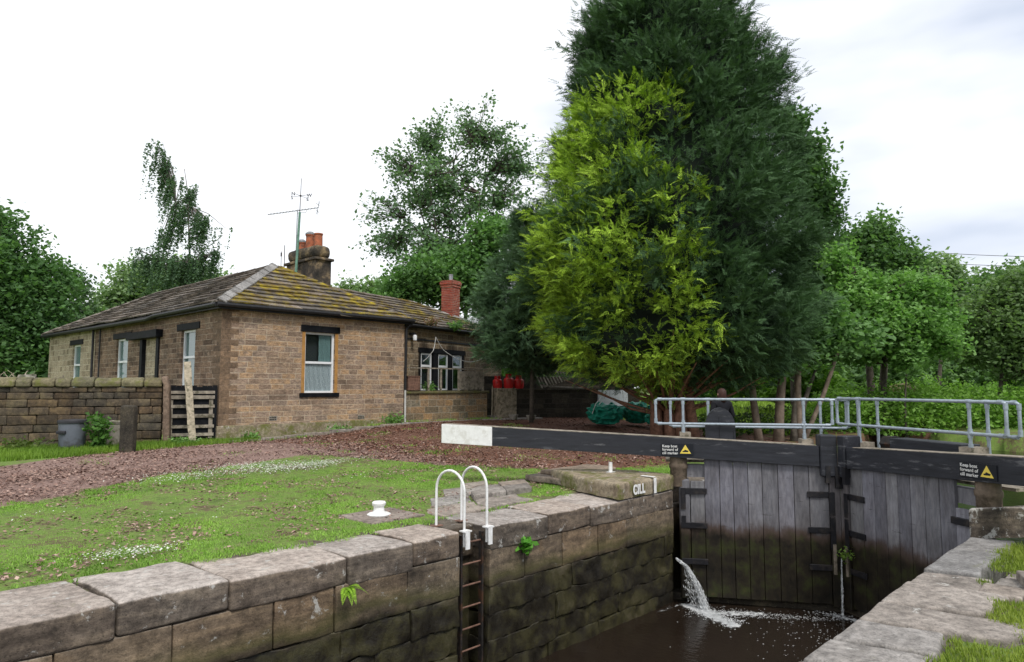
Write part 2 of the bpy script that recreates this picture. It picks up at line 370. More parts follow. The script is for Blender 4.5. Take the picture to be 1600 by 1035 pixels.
MS_SIDE = masonry('coursed_sooty_stone', [(.2, (.06, .043, .032)), (.35, (.15, .10, .07)), (.52, (.25, .17, .115)), (.68, (.17, .12, .085)), (.85, (.29, .22, .16))], .42, .16, .010, (.42, .35, .27), blot=.92)
MS_PALE = masonry('pale_squared_stone', [(.12, (.10, .08, .055)), (.3, (.22, .18, .12)), (.5, (.36, .30, .21)), (.7, (.42, .36, .26)), (.9, (.24, .19, .13))], .36, .24, .016, (.5, .45, .34), .35, mfade=.75)
MS_WING = masonry('grey_brown_rubble', [(.12, (.06, .05, .035)), (.35, (.15, .11, .075)), (.55, (.23, .18, .125)), (.7, (.27, .19, .11)), (.9, (.17, .13, .09))], .42, .21, .014, blot=.6)
MS_TERR = masonry('terrace_stone', [(.12, (.11, .09, .06)), (.35, (.19, .15, .10)), (.5, (.29, .20, .12)), (.62, (.38, .24, .12)), (.75, (.22, .19, .14)), (.9, (.15, .14, .10))], .44, .24, .014, (.36, .33, .26), .35)
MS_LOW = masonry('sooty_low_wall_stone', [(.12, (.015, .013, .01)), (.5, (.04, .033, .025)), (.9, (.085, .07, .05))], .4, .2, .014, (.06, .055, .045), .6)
MS_BRICK = masonry('red_brick', [(.12, (.12, .03, .02)), (.4, (.28, .055, .035)), (.65, (.36, .085, .05)), (.9, (.20, .05, .04))], .215, .075, .008, (.36, .30, .24), .35, jit=.0, mfade=.9)
def slate_mat(name, moss):
    m = NT(name); o = m.tc.outputs['Object']
    n1 = m.noise(5, 7, .7); n2 = m.noise(30, 4, .7)
    col = m.mix(1., m.ramp(n1, [(.3, (.075, .062, .052)), (.5, (.17, .145, .125)), (.7, (.29, .255, .22))]), m.attr(), 'MULTIPLY')
    col = m.mix(m.ramp(n2, [(.35, .6), (.5, 0.)]), col, (.04, .035, .03))
    f = m.noise(.95, 9, .76, m.map(o, (1, 1, 1), (3.3, 1.2, 0)))
    mo = m.ramp(f, [(1-moss-.05, 0.), (1-moss+.03, 1.)])
    mo = m.math('MULTIPLY', mo, m.ramp(n1, [(.40, .15), (.52, 1.)]))
    col = m.mix(mo, col, m.ramp(m.noise(3., 5, .6), [(.35, (.10, .06, .014)), (.5, (.20, .145, .018)), (.68, (.38, .30, .02))]))
    h = m.math('ADD', m.math('MULTIPLY', n1, .5), m.math('MULTIPLY', mo, .8)); m.bump(h, .6, .04)
    return m.done(col, .88, .25)
SLATE_M = slate_mat('mossy_stone_slate', .505); SLATE = slate_mat('stone_slate', .30); SLATE_W = slate_mat('part_mossy_slate', .47)
def glass_mat(name, c, rough=.06):
    m = NT(name); f = m.noise(2., 4, .5); return m.done(m.ramp(f, [(.3, tuple(x*.6 for x in c)), (.7, c)]), rough, .8)
ROOM_SHADE = glass_mat('interior_shade', (.02, .026, .028), .8)  # dark sheets behind the panes, coloured as the shadow inside the room
def pane_mat():
    m = NT('window_glass'); fr = m.n('Fresnel'); fr.inputs[0].default_value = 1.6; gl_ = m.n('BsdfGlossy'); gl_.inputs['Roughness'].default_value = .03; tr = m.n('BsdfTransparent'); tr.inputs[0].default_value = (.82, .88, .88, 1)
    b_ = m.n('Bump'); m.l(m.noise(1.5, 2, .5), b_.inputs['Height']); b_.inputs['Strength'].default_value = .15; b_.inputs['Distance'].default_value = .02; m.l(b_.outputs[0], gl_.inputs['Normal'])
    ms = m.n('MixShader'); m.l(m.math('ADD', m.math('MULTIPLY', fr.outputs[0], .22), .02), ms.inputs[0]); m.l(tr.outputs[0], ms.inputs[1]); m.l(gl_.outputs[0], ms.inputs[2]); m.l(ms.outputs[0], m.t.nodes['Material Output'].inputs[0]); return m.m
GLASS = pane_mat()
def curtain_mat(name, c, dark):
    m = NT(name); o = m.tc.outputs['Object']; w = m.n('TexWave'); w.bands_direction = 'X'; m.l(o, w.inputs['Vector']); w.inputs['Scale'].default_value = 7; w.inputs['Distortion'].default_value = 3; w.inputs['Detail'].default_value = 3
    col = m.ramp(w.outputs['Fac'], [(.2, dark), (.8, c)])
    col = m.mix(m.ramp(m.vor(26.), [(.12, 1.), (.3, 0.)]), col, c)
    m.bump(w.outputs['Fac'], .5, .02); return m.done(col, .8, .4)
LACE = curtain_mat('lace_curtain', (.72, .75, .78), (.14, .17, .19)); DRAPE = curtain_mat('grey_green_drape', (.24, .36, .36), (.09, .14, .14))
def water_mat(name, c):
    m = NT(name); o = m.tc.outputs['Object']
    n = m.noise(7., 4, .55, m.map(o, (1.6, .8, 1), rot=(0, 0, .9))); n2 = m.noise(22., 3, .5)
    m.bump(m.math('ADD', n, m.math('MULTIPLY', n2, .3)), .28, .03)
    m.b.inputs['IOR'].default_value = 1.33
    return m.done(m.ramp(m.noise(.9, 5, .6), [(.3, tuple(x*.8 for x in c)), (.7, c)]), .05, .5)
WATER = water_mat('brown_water', (.020, .014, .010)); WATER2 = water_mat('canal_water', (.012, .012, .008))
def foam_mat():
    m = NT('white_water'); f = m.noise(14., 6, .7)
    m.b.inputs['Transmission Weight'].default_value = .15
    m.bump(f, .8, .03); return m.done(m.ramp(f, [(.35, (.45, .47, .48)), (.6, (.9, .92, .93))]), .4, .5)
FOAM = foam_mat()
def ground_mat():
    m = NT('ground'); c = m.sep(m.attr()); n1 = m.noise(2.2, 8, .68); n2 = m.noise(14, 6, .7); n3 = m.noise(60, 4, .7); n4 = m.noise(.7, 5, .6)
    soil = m.ramp(n2, [(.3, (.05, .032, .025)), (.55, (.115, .075, .055)), (.75, (.19, .13, .10))])
    grass = m.ramp(m.math('ADD', m.math('MULTIPLY', n1, .6), m.math('MULTIPLY', n3, .4)), [(.34, (.06, .07, .03)), (.47, (.13, .20, .045)), (.6, (.21, .31, .07)), (.72, (.25, .28, .12))])
    bare = m.ramp(m.math('ADD', m.math('MULTIPLY', n1, .65), m.math('MULTIPLY', n2, .35)), [(.49, 0.), (.58, .9)])
    g = m.mix(bare, grass, soil)
    chips = m.mix(m.ramp(n3, [(.3, 0.), (.7, 1.)]), m.ramp(n2, [(.3, (.075, .043, .036)), (.6, (.17, .10, .085))]), (.33, .235, .20))
    dirt = m.ramp(m.math('ADD', m.math('MULTIPLY', n2, .6), m.math('MULTIPLY', n3, .4)), [(.3, (.07, .035, .025)), (.55, (.15, .08, .055)), (.72, (.25, .16, .12))])
    def edge(ch, k=.55): return m.ramp(m.math('ADD', ch, m.math('MULTIPLY', m.math('SUBTRACT', n1, .5), k)), [(.42, 0.), (.56, 1.)])
    col = m.mix(edge(c[0]), g, chips); col = m.mix(edge(c[1], .9), col, dirt); col = m.mix(edge(c[2], .9), col, m.ramp(n2, [(.3, (.07, .055, .042)), (.55, (.13, .105, .085)), (.75, (.21, .18, .15))]))
    m.bump(m.math('ADD', n2, m.math('MULTIPLY', n3, .6)), .6, .03)
    return m.done(col, .95, .15)
GROUND = ground_mat()
LEAFC = foliage('chip', .0, .9)

# ------------------------------------------------------------------ ground and water
def interp(x, pts): return np.interp(x, [p[0] for p in pts], [p[1] for p in pts])
LOW = [(-9, 2.8), (-5.5, 4.8), (-3.95, 5.7), (-2.8, 6.35), (-1.2, 7.3), (.7, 7.75), (2.3, 8.3), (3.3, 6.2), (4.2, 4.2), (5.5, 2.5), (8, 2.0), (12, 1.9), (16, 3), (20, 8)]
UPP = [(-9, 6.5), (-5.5, 8.3), (-3.4, 9.9), (-1.2, 11.5), (.3, 11.9), (2.4, 12.3), (6, 12.9), (9, 13.2), (13, 12.9), (20, 14)]
def chipdist(x, y):          # > 0 inside the chip covered strip
    return np.minimum(y-interp(x, LOW), interp(x, UPP)-y)
def water_region(x, y):
    ch = (x > -16) & (x < 6.6) & (y < .7) & (y > -4.6)
    can = ((x >= 6.6) & (x < 14) & (y < .45) & (y > -4.6)) | ((x >= 10.5) & (x < 20.3+.25*np.clip(y+4, -8, 6)) & (y < .5-(x-14)*.0+np.clip(x-14, 0, 9)*.22) & (y > -40))
    return ch, can & ~ch
gl = lambda a, b, st, far: np.concatenate([-(np.geomspace(1, far, 16)[::-1])+a, np.arange(a, b+1e-6, st), b+np.geomspace(1, far, 16)])
gx = gl(-12, 26, .25, 500); gy = gl(-14, 24, .25, 500)
X, Y = np.meshgrid(gx, gy, indexing='ij'); Z = gz(X, Y).astype(float)
ch, can = water_region(X, Y)
nb = np.array([noise.noise(Vector((a*.9, b*.9, 0))) for a, b in zip(X.ravel(), Y.ravel())]).reshape(X.shape)
nb2 = np.array([noise.noise(Vector((a*.35, b*.35, 5))) for a, b in zip(X.ravel(), Y.ravel())]).reshape(X.shape)
Z += (.018*nb + .03*nb2)*ss(.8, 2.5, Y)*(Y > 0)
Z -= .035*((Y < 1.15) & (Y > 0) & (X < 6.4)); Z -= .045*((Y < -3) & (Y > -6.3) & (X < 6.6))
Z = np.where(Z > 3, 3, Z)
Z += np.where((X > 16) & (Y < 3.5), .25*ss(16, 24, X), 0)
Z[can] = -1.2; Z[ch] = -3.2
cdist = chipdist(X, Y)
R_ = np.clip(.5+cdist*.9, 0, 1)*(1-ss(3.5, 6, X)*.9)
G_ = np.clip(.5+cdist*.5, 0, 1)*ss(2.5, 5.5, X)
B_ = np.clip(.5+(1.05-Y)*.9, 0, .62)*(Y > .3)*(X < 6)
G_ = np.maximum(G_, ((X > 15) & (X < 30) & (Y > 0) & (Y < 9))*.55)
nX, nY = len(gx), len(gy)
vid = np.arange(nX*nY).reshape(nX, nY)
f = np.stack([vid[:-1, :-1], vid[1:, :-1], vid[1:, 1:], vid[:-1, 1:]], -1).reshape(-1, 4)
g = bulk('ground', np.stack([X, Y, Z], -1).reshape(-1, 3), f, GROUND, None, np.stack([R_, G_, B_], -1).reshape(-1, 3), True, (LO[0], LO[1], 0), (0, 0, LA))
props(g, kind='structure')
def flat(name, poly, z, m):
    b = MB(); b.add([(p[0], p[1], z) for p in poly], [tuple(range(len(poly)))]); o = b.build(name, m, None, False, (LO[0], LO[1], 0), (0, 0, LA)); props(o, kind='structure'); return o
flat('lock_water', [(-15, -4.4), (4.6, -4.4), (5.9, -2.1), (4.6, .3), (-15, .3)], -1.85, WATER)
flat('canal_water', [(4.72, .4), (5.85, -2.1), (4.72, -4.5), (10, -4.5), (10, -60), (40, -60), (40, 4), (10, 4), (10, .4)], -.34, WATER2)

def hgt(x, y): return float(gz(np.array(x), np.array(y)))
LR = lambda o: o
# ------------------------------------------------------------------ lock walls
def wallthing(name, label): return thing(name, label, 'lock wall', (LO[0], LO[1], 0), LA)
lw = wallthing('lock_wall', 'long left wall of the lock chamber, big sandstone blocks with dark wet courses below')
def cvar(lo=.75, hi=1.15, warm=.06):
    v = random.uniform(lo, hi); w = random.uniform(-warm, warm); return (v*(1+w), v, v*(1-w))
cops = [(-6.6, -5.15, 1.35, 0.), (-5.15, -4.1, 1.2, .0), (-4.1, -3.2, 1.12, .01), (-3.2, -1.99, .98, -.01), (-1.99, -1.16, .88, 0.), (-1.16, -.47, .85, .01),
        (.02, 1.1, .95, 0.), (1.1, 2.02, .95, .01), (2.02, 3.11, 1.05, -.01), (3.11, 4.28, 1.0, -.015)]
for i, (a, b_, w, dz) in enumerate(cops):
    mb = MB(); th = random.uniform(.27, .31); rr = .035 if a < -.5 else .028
    sh = random.uniform(-.12, .12); sk = random.uniform(-.05, .05)
    fn = lambda p, a=a, b_=b_, sh=sh, sk=sk, w=w: Vector((p.x + sh*max(0, p.y-.3) - sk*.5*(p.y-.1), p.y + (.16*noise.noise(Vector((p.x*2.1, 3, i))) if p.y > w*.6 else 0), p.z - .03*max(0, .35-p.y)))
    rbox(mb, a+.006, b_-.006, .1, w, -th+dz, dz, rr, .09, .016, cvar(.85, 1.1), fn, i*3.1, 2.2)
    mb.build('coping_stone', ST_COPE, lw, True)
mb = MB(); rbox(mb, -.5, .05, .42, .95, -.4, -.02, .03, .1, .01, (.6, .6, .6), None, 2.)   # behind the ladder slot
rbox(mb, -.62, .12, .5, .9, -2.4, -.3, .02, .2, .01, (.45, .45, .45)); mb.build('recess_stone', ST_LOCK, lw, True)
courses = [(-.28, -.73, .62, .95), (-.73, -1.06, .8, 1.5), (-1.06, -1.38, .7, 1.4), (-1.38, -1.66, .8, 1.5), (-1.66, -2.3, .8, 1.5)]
for ci, (zt, zb, l0, l1) in enumerate(courses):
    mb = MB()
    for x0, x1 in ((-7, -.47), (.02, 4.29)):
        x = x0
        while x < x1-.05:
            L = random.uniform(l0, l1); e = min(x+L, x1)
            if x1-e < .25: e = x1
            j = random.uniform(-.012, .012)
            rbox(mb, x+.004, e-.004, .115+j+.012*ci, .75, zb+.003, zt-.003, .010, .075, .011 if ci < 1 else .036, cvar(.8, 1.12, .07) if ci < 1 else cvar(.9, 1.1, .05), None, x*2+ci, 3. if ci < 1 else 4.2)
            x = e
    mb.build('stone_course', ST_LOCK, lw, True)
mb = MB()
for x0, x1 in ((4.3, 8.9),):
    rbox(mb, x0+.01, x1, .32, .9, -3, -.3, .02, .3, .01, (.7, .7, .7)); rbox(mb, x0+.01, 6.4, .35, 1.0, -.3, -.02, .03, .2, .01, (.8, .8, .8)); rbox(mb, 6.41, x1, .3, 1.0, -.3, -.03, .03, .2, .01, (.8, .8, .8))
rbox(mb, 8.91, 14.3, .3, .8, -1.3, -.03, .03, .4, .015, (.7, .7, .7))
mb.build('upstream_walling', ST_LOCK, lw, True)
rw = wallthing('lock_wall', 'right edge of the lock in the foreground, pale worn sandstone slabs with grassy joints')
rj = [(-4.2, -2.9, 1.0), (-2.9, -1.9, .95), (-1.9, -1.25, .8), (-1.25, -.69, .62), (-.69, -.13, .62), (-.13, .46, .98), (.46, 1.27, .72), (1.27, 1.85, .55), (1.85, 3.03, .42), (3.03, 3.95, .5)]
for i, (a, b_, w) in enumerate(rj):
    mb = MB(); dz = random.uniform(-.022, .018); sh = .22 if i > 2 else .12
    fn = lambda p, w=w, sh=sh: Vector((p.x + sh*(-4.13-p.y), p.y + (.10*noise.noise(Vector((p.x*2.7, 1, w*9))) if p.y < -4.13-w*.6 else 0), p.z))
    rbox(mb, a+.02, b_-.02, -4.13-w, -4.13, -.38+dz, -.09+dz, .028, .07, .012, cvar(.9, 1.1), fn, i*5.3, 2.5)
    mb.build('coping_stone', ST_QUAY, rw, True)
mb = MB()
for ci, (zt, zb, l0, l1) in enumerate(courses):
    x = -7
    while x < 3.9:
        e = min(x+random.uniform(.7, 1.2), 3.95); rbox(mb, x+.004, e-.004, -4.75, -4.15, zb-.1, zt-.106, .02, .2, .015, cvar(.8, 1.1), None, x+ci); x = e
mb.build('stone_course', ST_LOCK, rw, True)
# the step under the gates
cl = thing('gate_cill', 'dark wet stone cill under the lock gates at the waterline', 'cill', (LO[0], LO[1], 0), LA)
mb = MB(); mb.prism([(4.42, .3), (5.74, -2.1), (4.42, -4.5), (7, -4.5), (7, .3)], -3, -1.74); mb.build('cill_block', ST_DARK, cl)

# raised stone with CILL, and the block on the right
def text_mesh(body, size, font_sx=1., ext=.002, align='LEFT', space=1., bold=.014):
    c = bpy.data.curves.new('lettering', 'FONT'); c.body = body; c.size = size; c.extrude = ext; c.align_x = align; c.space_line = space; c.offset = size*bold; c.space_character = 1.06
    o = bpy.data.objects.new('lettering', c); COL.objects.link(o); bpy.context.view_layer.update()
    me = bpy.data.meshes.new_from_object(o.evaluated_get(bpy.context.evaluated_depsgraph_get())); bpy.data.objects.remove(o)
    for v in me.vertices: v.co.x *= font_sx
    me.color_attributes.new('Col', 'FLOAT_COLOR', 'POINT').data.foreach_set('color', np.ones(len(me.vertices)*4, np.float32))
    return me
def hewn(name, poly, z0, z1, m, parent, r=.05, amp=.02, col=(1, 1, 1), dip=0.):
    """prism stone on a polygon: ring-subdivided with rounded top edge"""
    P = [Vector((p[0], p[1])) for p in poly]; out_ = []
    for i in range(len(P)):
        a, b = P[i], P[(i+1) % len(P)]; n = max(2, int((b-a).length/.1))
        for k in range(n): out_.append(a.lerp(b, k/n))
    c = sum(out_, Vector((0, 0)))/len(out_); rings = []
    h = z1-z0
    for (ins, z) in [(0, z0), (0, z0+h*.33), (0, z0+h*.66), (0, z1-r), (r*.3, z1-r*.35), (r, z1), (.35, z1), (.7, z1), (1.2, z1)]:
        ring = []
        for p in out_:
            d = (c-p); L = d.length; q = p + d*min(1, ins/max(L, 1e-6))
            if ins >= .35: q = p + d*{.35: .4, .7: .7, 1.2: 1.}[ins]
            w = Vector((q.x, q.y, z)); w += nv(w, 2.6)*amp + nv(w, 9, 4)*amp*.4
            if z == z1: w.z -= dip
            ring.append(w)
        rings.append(ring)
    n = len(out_); mb = MB(); vs = [p for r_ in rings for p in r_]; fs = []
    for i in range(len(rings)-1):
        for k in range(n): fs.append((i*n+k, i*n+(k+1) % n, (i+1)*n+(k+1) % n, (i+1)*n+k))
    mb.add(vs, fs, col); return mb.build(name, m, parent, True)
cb = thing('cill_stone', 'raised mossy stone with a white cill mark at the left gate', 'stone block', (LO[0], LO[1], 0), LA)
hewn('block', [(2.66, .08), (4.27, .08), (4.3, .9), (4.0, 1.5), (3.35, 2.0), (3.1, 1.4), (2.85, .8)], .005, .245, ST_MOSSY, cb, .045, .02)
me = text_mesh('CILL', .2, .8, bold=.04); o = link('lettering', me, WHITE, cb, loc=(3.02, .05, .055), rot=(R(90), 0, 0)); o['label'] = 'white painted letters CILL'
mb = MB(); mb.box(3.60, 3.67, .045, .052, .01, .25); mb.box(3.60, 3.67, .06, .30, .262, .268); mb.build('paint_line', WHITE, cb)
def stub(x, y, z, h, label):
    s_ = thing('marker_stub', label, 'marker', lock(x, y, z), LA); mb = MB(); mb.tube([(0, 0, 0), (0, 0, h)], .033, 12); mb.box(-.07, .07, -.05, .05, 0, .008); mb.build('stub', WHITE, s_, 'auto')
stub(3.75, 1.0, .25, .17, 'short white stub standing on the mossy stone with the cill letters')
rb = thing('cill_stone', 'grey stone block with whitened top edge beside the right gate', 'stone block', (LO[0], LO[1], 0), LA)
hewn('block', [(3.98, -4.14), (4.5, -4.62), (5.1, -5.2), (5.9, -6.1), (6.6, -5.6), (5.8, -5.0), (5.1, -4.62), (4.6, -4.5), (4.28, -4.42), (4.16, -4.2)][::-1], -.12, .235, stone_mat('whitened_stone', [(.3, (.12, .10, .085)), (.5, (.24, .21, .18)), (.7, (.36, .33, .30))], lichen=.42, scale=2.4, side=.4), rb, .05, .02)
stub(4.75, -4.66, .2, .15, 'short white stub standing on the grey block under the right beam')
ls = thing('stone_slab', 'thin brown stone slabs stacked behind the mossy cill stone', 'stone slab', lock(4.1, 2.0, .02), LA)
mb = MB(); rbox(mb, -.9, .9, -.35, .5, 0, .1, .02, .1, .015, (.7, .65, .6)); rbox(mb, -.6, .8, -.3, .4, .1, .17, .02, .1, .015, (.8, .7, .6)); mb.build('slab', ST_FLAG, ls, True)

# flags and steps in the grass
fl = thing('stone_paving', 'worn flagstones and low steps in the grass by the ladder hoops', 'paving', lock(0, 0, 0), LA)
mb = MB()
for (a, b_, c_, d, h) in [(.1, 1.0, .98, 1.55, .0), (1.02, 1.9, 1.0, 1.6, .01), (.2, .95, 1.58, 2.15, .01), (1.0, 1.7, 1.62, 2.0, .07), (1.72, 2.3, 1.62, 2.05, .065), (.95, 1.75, 2.02, 2.5, .015), (1.75, 2.4, 2.08, 2.6, .03), (.5, .93, 2.2, 2.7, .005), (1.0, 1.5, 2.6, 3.0, .01)]:
    rbox(mb, a, b_, c_, d, -.06, h+.015, .02, .12, .015, cvar(.8, 1.1), lambda p: Vector((p.x+max(0, p.y-1.3)*.75-.1, p.y, p.z)), a*3)
mb.build('flagstone', ST_FLAG, fl, True)
fl = thing('stone_paving', 'irregular pavers sunk in the grass behind the right lock edge', 'paving', lock(0, 0, -.1), LA)
mb = MB()
for (a, b_, c_, d, h) in [(1.35, 1.7, -4.98, -4.66, .02), (1.72, 2.0, -5.05, -4.72, .02), (1.25, 1.6, -5.3, -5.0, .015), (1.65, 2.2, -5.35, -5.08, .02), (1.1, 1.5, -5.7, -5.35, .02), (1.6, 2.1, -5.75, -5.4, .01), (2.1, 2.5, -5.5, -5.1, .01), (2.05, 2.4, -5.0, -4.75, .01)]:
    rbox(mb, a, b_, c_, d, -.06, h, .02, .1, .012, cvar(.85, 1.1), None, a*3)
mb.build('paver', ST_FLAG, fl, True)
lo_ = thing('loose_stone', 'upright loose stone set among the pavers on the right bank', 'stone', lock(1.85, -4.98, -.1), LA+R(20))
mb = MB(); rbox(mb, -.22, .22, -.05, .06, 0, .1, .015, .06, .008); mb.build('stone', ST_FLAG, lo_, True)

# ------------------------------------------------------------------ ladder, hoops, bollard
ld = thing('lock_ladder', 'rusty iron ladder in a slot of the left lock wall', 'ladder', lock(-.22, .2, -2.3), LA)
mb = MB()
for sx in (-.17, .17): mb.box(sx-.014, sx+.014, -.03, .03, 0, 2.24)
mb.build('stringer', IRON, ld)
for k in range(9):
    mb = MB(); z = 2.14-k*.25; mb.tube([(-.17, 0, z), (.17, 0, z)], .011, 8); mb.build('rung', RUST, ld, 'auto')
def hoop(x0, y0, x1, y1, h, label):
    t = thing('grab_hoop', label, 'handrail', lock(x0, y0, 0), LA, 'white grab hoops over the ladder')
    dx, dy = x1-x0, y1-y0; w = math.hypot(dx, dy); ux, uy = dx/w, dy/w; pts = [(0, 0, 0), (0, 0, h-w/2)]
    for k in range(1, 13): a = math.pi*k/13; pts.append((ux*(w/2-math.cos(a)*w/2), uy*(w/2-math.cos(a)*w/2), h-w/2+math.sin(a)*w/2))
    pts += [(dx, dy, h-w/2), (dx, dy, -.02), (dx, dy, -.18)]
    mb = MB(); mb.tube(pts, .016, 12); mb.build('hoop', WHITE, t, 'auto')
    mb = MB(); mb.box(-.07, .07, -.05, .05, 0, .012); mb.build('foot_plate', RUST, t)
    mb = MB(); mb.box(dx-.04, dx+.07, dy-.06, dy+.04, -.005, .01); mb.box(dx-.03, dx+.03, dy-.07, dy-.05, -.2, .01); mb.build('bracket', WHITE, t)
hoop(-.43, .60, -.40, .12, .69, 'left white grab hoop arching over the lock ladder')
hoop(.0, .62, -.03, .12, .70, 'right white grab hoop arching over the lock ladder')
sl = thing('stone_slab', 'worn square stone under the white bollard', 'stone slab', lock(-.52, 1.62, 0), LA)
mb = MB(); rbox(mb, -.42, .42, -.4, .4, -.08, .02, .02, .1, .012, (.85, .8, .78)); mb.build('slab', ST_FLAG, sl, True)
bo = thing('mooring_bollard', 'white painted mooring bollard on its stone in the grass', 'bollard', lock(-.56, 1.62, .02), LA)
mb = MB(); mb.lathe([(.15, 0), (.155, .015), (.13, .03), (.085, .04), (.07, .06), (.068, .11), (.088, .13), (.092, .16), (.08, .175), (.0, .178)], 24); mb.build('post', WHITE, bo, 'auto')

# ------------------------------------------------------------------ lock gates
GLEN, GANG = 2.46, 57.6
def gate(name, label, heel, ang, m, left):
    t = thing(name, label, 'lock gate', lock(heel[0], heel[1], -1.76), LA+R(ang)); Z0 = 1.76
    bz = lambda x: .42+(GLEN-x)*.044
    def bx(mb, x0, x1, y0, y1, z0, z1, b=0., c=(1, 1, 1)): mb.box(x0, x1, min(y0*m, y1*m), max(y0*m, y1*m), z0+Z0, z1+Z0, c, None, b)
    def slant(mb, x0, x1, y0, y1, h0, h1, c=(1, 1, 1)):      # sloping timber following the beam
        n = len(mb.v); bx(mb, x0, x1, y0, y1, 0, 1, .012, c)
        for i in range(n, len(mb.v)):
            x, y, z = mb.v[i]; k = z-Z0; mb.v[i] = (x, y, Z0+bz(x)+h0+(h1-h0)*k)
    mb = MB(); x = .18; 
    while x < GLEN-.2:
        w = random.uniform(.215, .245); e = min(x+w, GLEN-.13)
        if GLEN-.13-e < .08: e = GLEN-.13
        v = random.uniform(.75, 1.25); n = len(mb.v)
        top = .14 if (x < .3) else bz(x)+.01
        bx(mb, x+.004, e-.004, .0+random.uniform(0, .006), .06, -1.72, top, .004, (v, v, v*random.uniform(.95, 1.06)))
        x = e
    mb.build('plank_panel', PLANK, t)
    mb = MB()
    for z in (-1.6, -.9, -.2, .3): bx(mb, .1, GLEN-.1, .061, .24, z-.1, z+.1)
    mb.build('rail_timber', PLANK, t)
    mb = MB(); bx(mb, .0, .17, -.03, .2, -1.76, .17, .02, (.8, .8, .8)); mb.build('heel_post', PLANK, t)
    mb = MB(); mb.lathe([(.14, 0), (.14, .28), (.155, .30), (.155, .36), (.14, .38), (.14, .5)], 20, (.0, .1*m, Z0+.05), (.5, .44, .4)); mb.build('heel_collar', WOODG, t, 'auto')
    mb = MB(); bx(mb, GLEN-.125, GLEN+.03, -.04, .2, -1.76, bz(GLEN)+.0, .01, (.7, .65, .62)); mb.build('mitre_post', PLANK, t)
    mb = MB(); bx(mb, GLEN-(.26 if left else .17), GLEN-.006, -.10, .22, .28, .93, .015); mb.build('post_head', BEAM, t)
    mb = MB(); bx(mb, GLEN-.19, GLEN-.12, -.112, -.03, .18, .45); bx(mb, GLEN-.05, GLEN-.01, -.112, -.03, .1, .45); mb.build('head_strap', STRAP, t)
    tail = -4.12
    mb = MB(); slant(mb, tail+.93 if left else tail, GLEN-(.262 if left else .172), -.07, .21, 0., .325); mb.build('balance_beam', BEAM, t)
    mb = MB()
    if left: slant(mb, tail, tail+.929, -.075, .215, -.005, .33); mb.build('white_end', WHITE, t)
    mb = MB(); slant(mb, tail+.02, GLEN-.3, -.06, .2, .326, .334); mb.build('beam_top_board', WOODG, t)
    # straps
    def strap(*bb):
        mb = MB()
        for q_ in bb: bx(mb, *q_, .004)
        mb.build('iron_strap', STRAP, t)
    strap((.02, .44, -.045, -.002, -.06, .03), (.02, .1, -.047, -.0455, -.32, .03)); strap((GLEN-.46, GLEN-.12, -.03, -.002, -.06, .03), (GLEN-.14, GLEN-.06, -.055, -.04, -.34, .03))
    strap((.02, .44, -.045, -.002, -.62, -.53)); strap((GLEN-.46, GLEN-.12, -.03, -.002, -.62, -.53)); strap((.03, .1, -.047, -.031, -.53, -.42)); strap((GLEN-.14, GLEN-.06, -.055, -.04, -.86, -.36))
    strap((.02, .44, -.045, -.002, -1.2, -1.11)); strap((GLEN-.46, GLEN-.12, -.03, -.002, -1.2, -1.11))
    mb = MB(); bx(mb, GLEN-.11, GLEN-.06, -.06, -.04, -1.25, -.78, .004, (.75, .72, .7)); mb.build('worn_strip', WOODG, t)
    # walkway
    mb = MB(); bx(mb, -.2, GLEN-.1, .3, .72, .42, .46); mb.build('walkway_board', WOODG, t)
    for xx in ((.1, 2.05) if left else (.38, 2.38)):
        mb = MB(); bx(mb, xx-.06, xx+.12, .21, .5, bz(xx)+.26, bz(xx)+.40); mb.build('rail_bracket', WOODG, t)
    # railings
    def rail(x0, x1, posts, y, zb, zt, foot):
        mb = MB(); r = .022; c = .05
        P = [(x0+c, y*m, Z0+zb), (x0+.015, y*m, Z0+zb+.015), (x0, y*m, Z0+zb+c), (x0, y*m, Z0+zt-c), (x0+.015, y*m, Z0+zt-.015), (x0+c, y*m, Z0+zt), (x1-c, y*m, Z0+zt), (x1-.015, y*m, Z0+zt-.015), (x1, y*m, Z0+zt-c), (x1, y*m, Z0+zb+c), (x1-.015, y*m, Z0+zb+.015), (x1-c, y*m, Z0+zb), (x0+c, y*m, Z0+zb)]
        mb.tube(P, r, 12)
        for (x_, z_) in ((x0, zb+c), (x0, zt-c), (x1, zb+c), (x1, zt-c)): mb.tube([(x_, y*m, Z0+z_-.04), (x_, y*m, Z0+z_+.04)], r*1.3, 12)
        for (x_, z_) in ((x0+c+.02, zb), (x0+c+.02, zt), (x1-c-.02, zb), (x1-c-.02, zt)): mb.tube([(x_-.035, y*m, Z0+z_), (x_+.035, y*m, Z0+z_)], r*1.3, 12)
        for p in posts:
            mb.tube([(p, y*m, Z0+foot(p)), (p, y*m, Z0+zt)], r*1.02, 12)
            for z_ in (zb, zt): mb.tube([(p-.04, y*m, Z0+z_), (p+.04, y*m, Z0+z_)], r*1.35, 12)
            mb.tube([(p, y*m, Z0+zt-.09), (p, y*m, Z0+zt-.02)], r*1.35, 12); mb.tube([(p, y*m, Z0+zb-.06), (p, y*m, Z0+zb+.06)], r*1.35, 12)
            mb.tube([(p, y*m, Z0+foot(p)), (p, y*m, Z0+foot(p)+.1)], r*1.4, 12)
        mb.build('railing', GALV, t, 'auto')
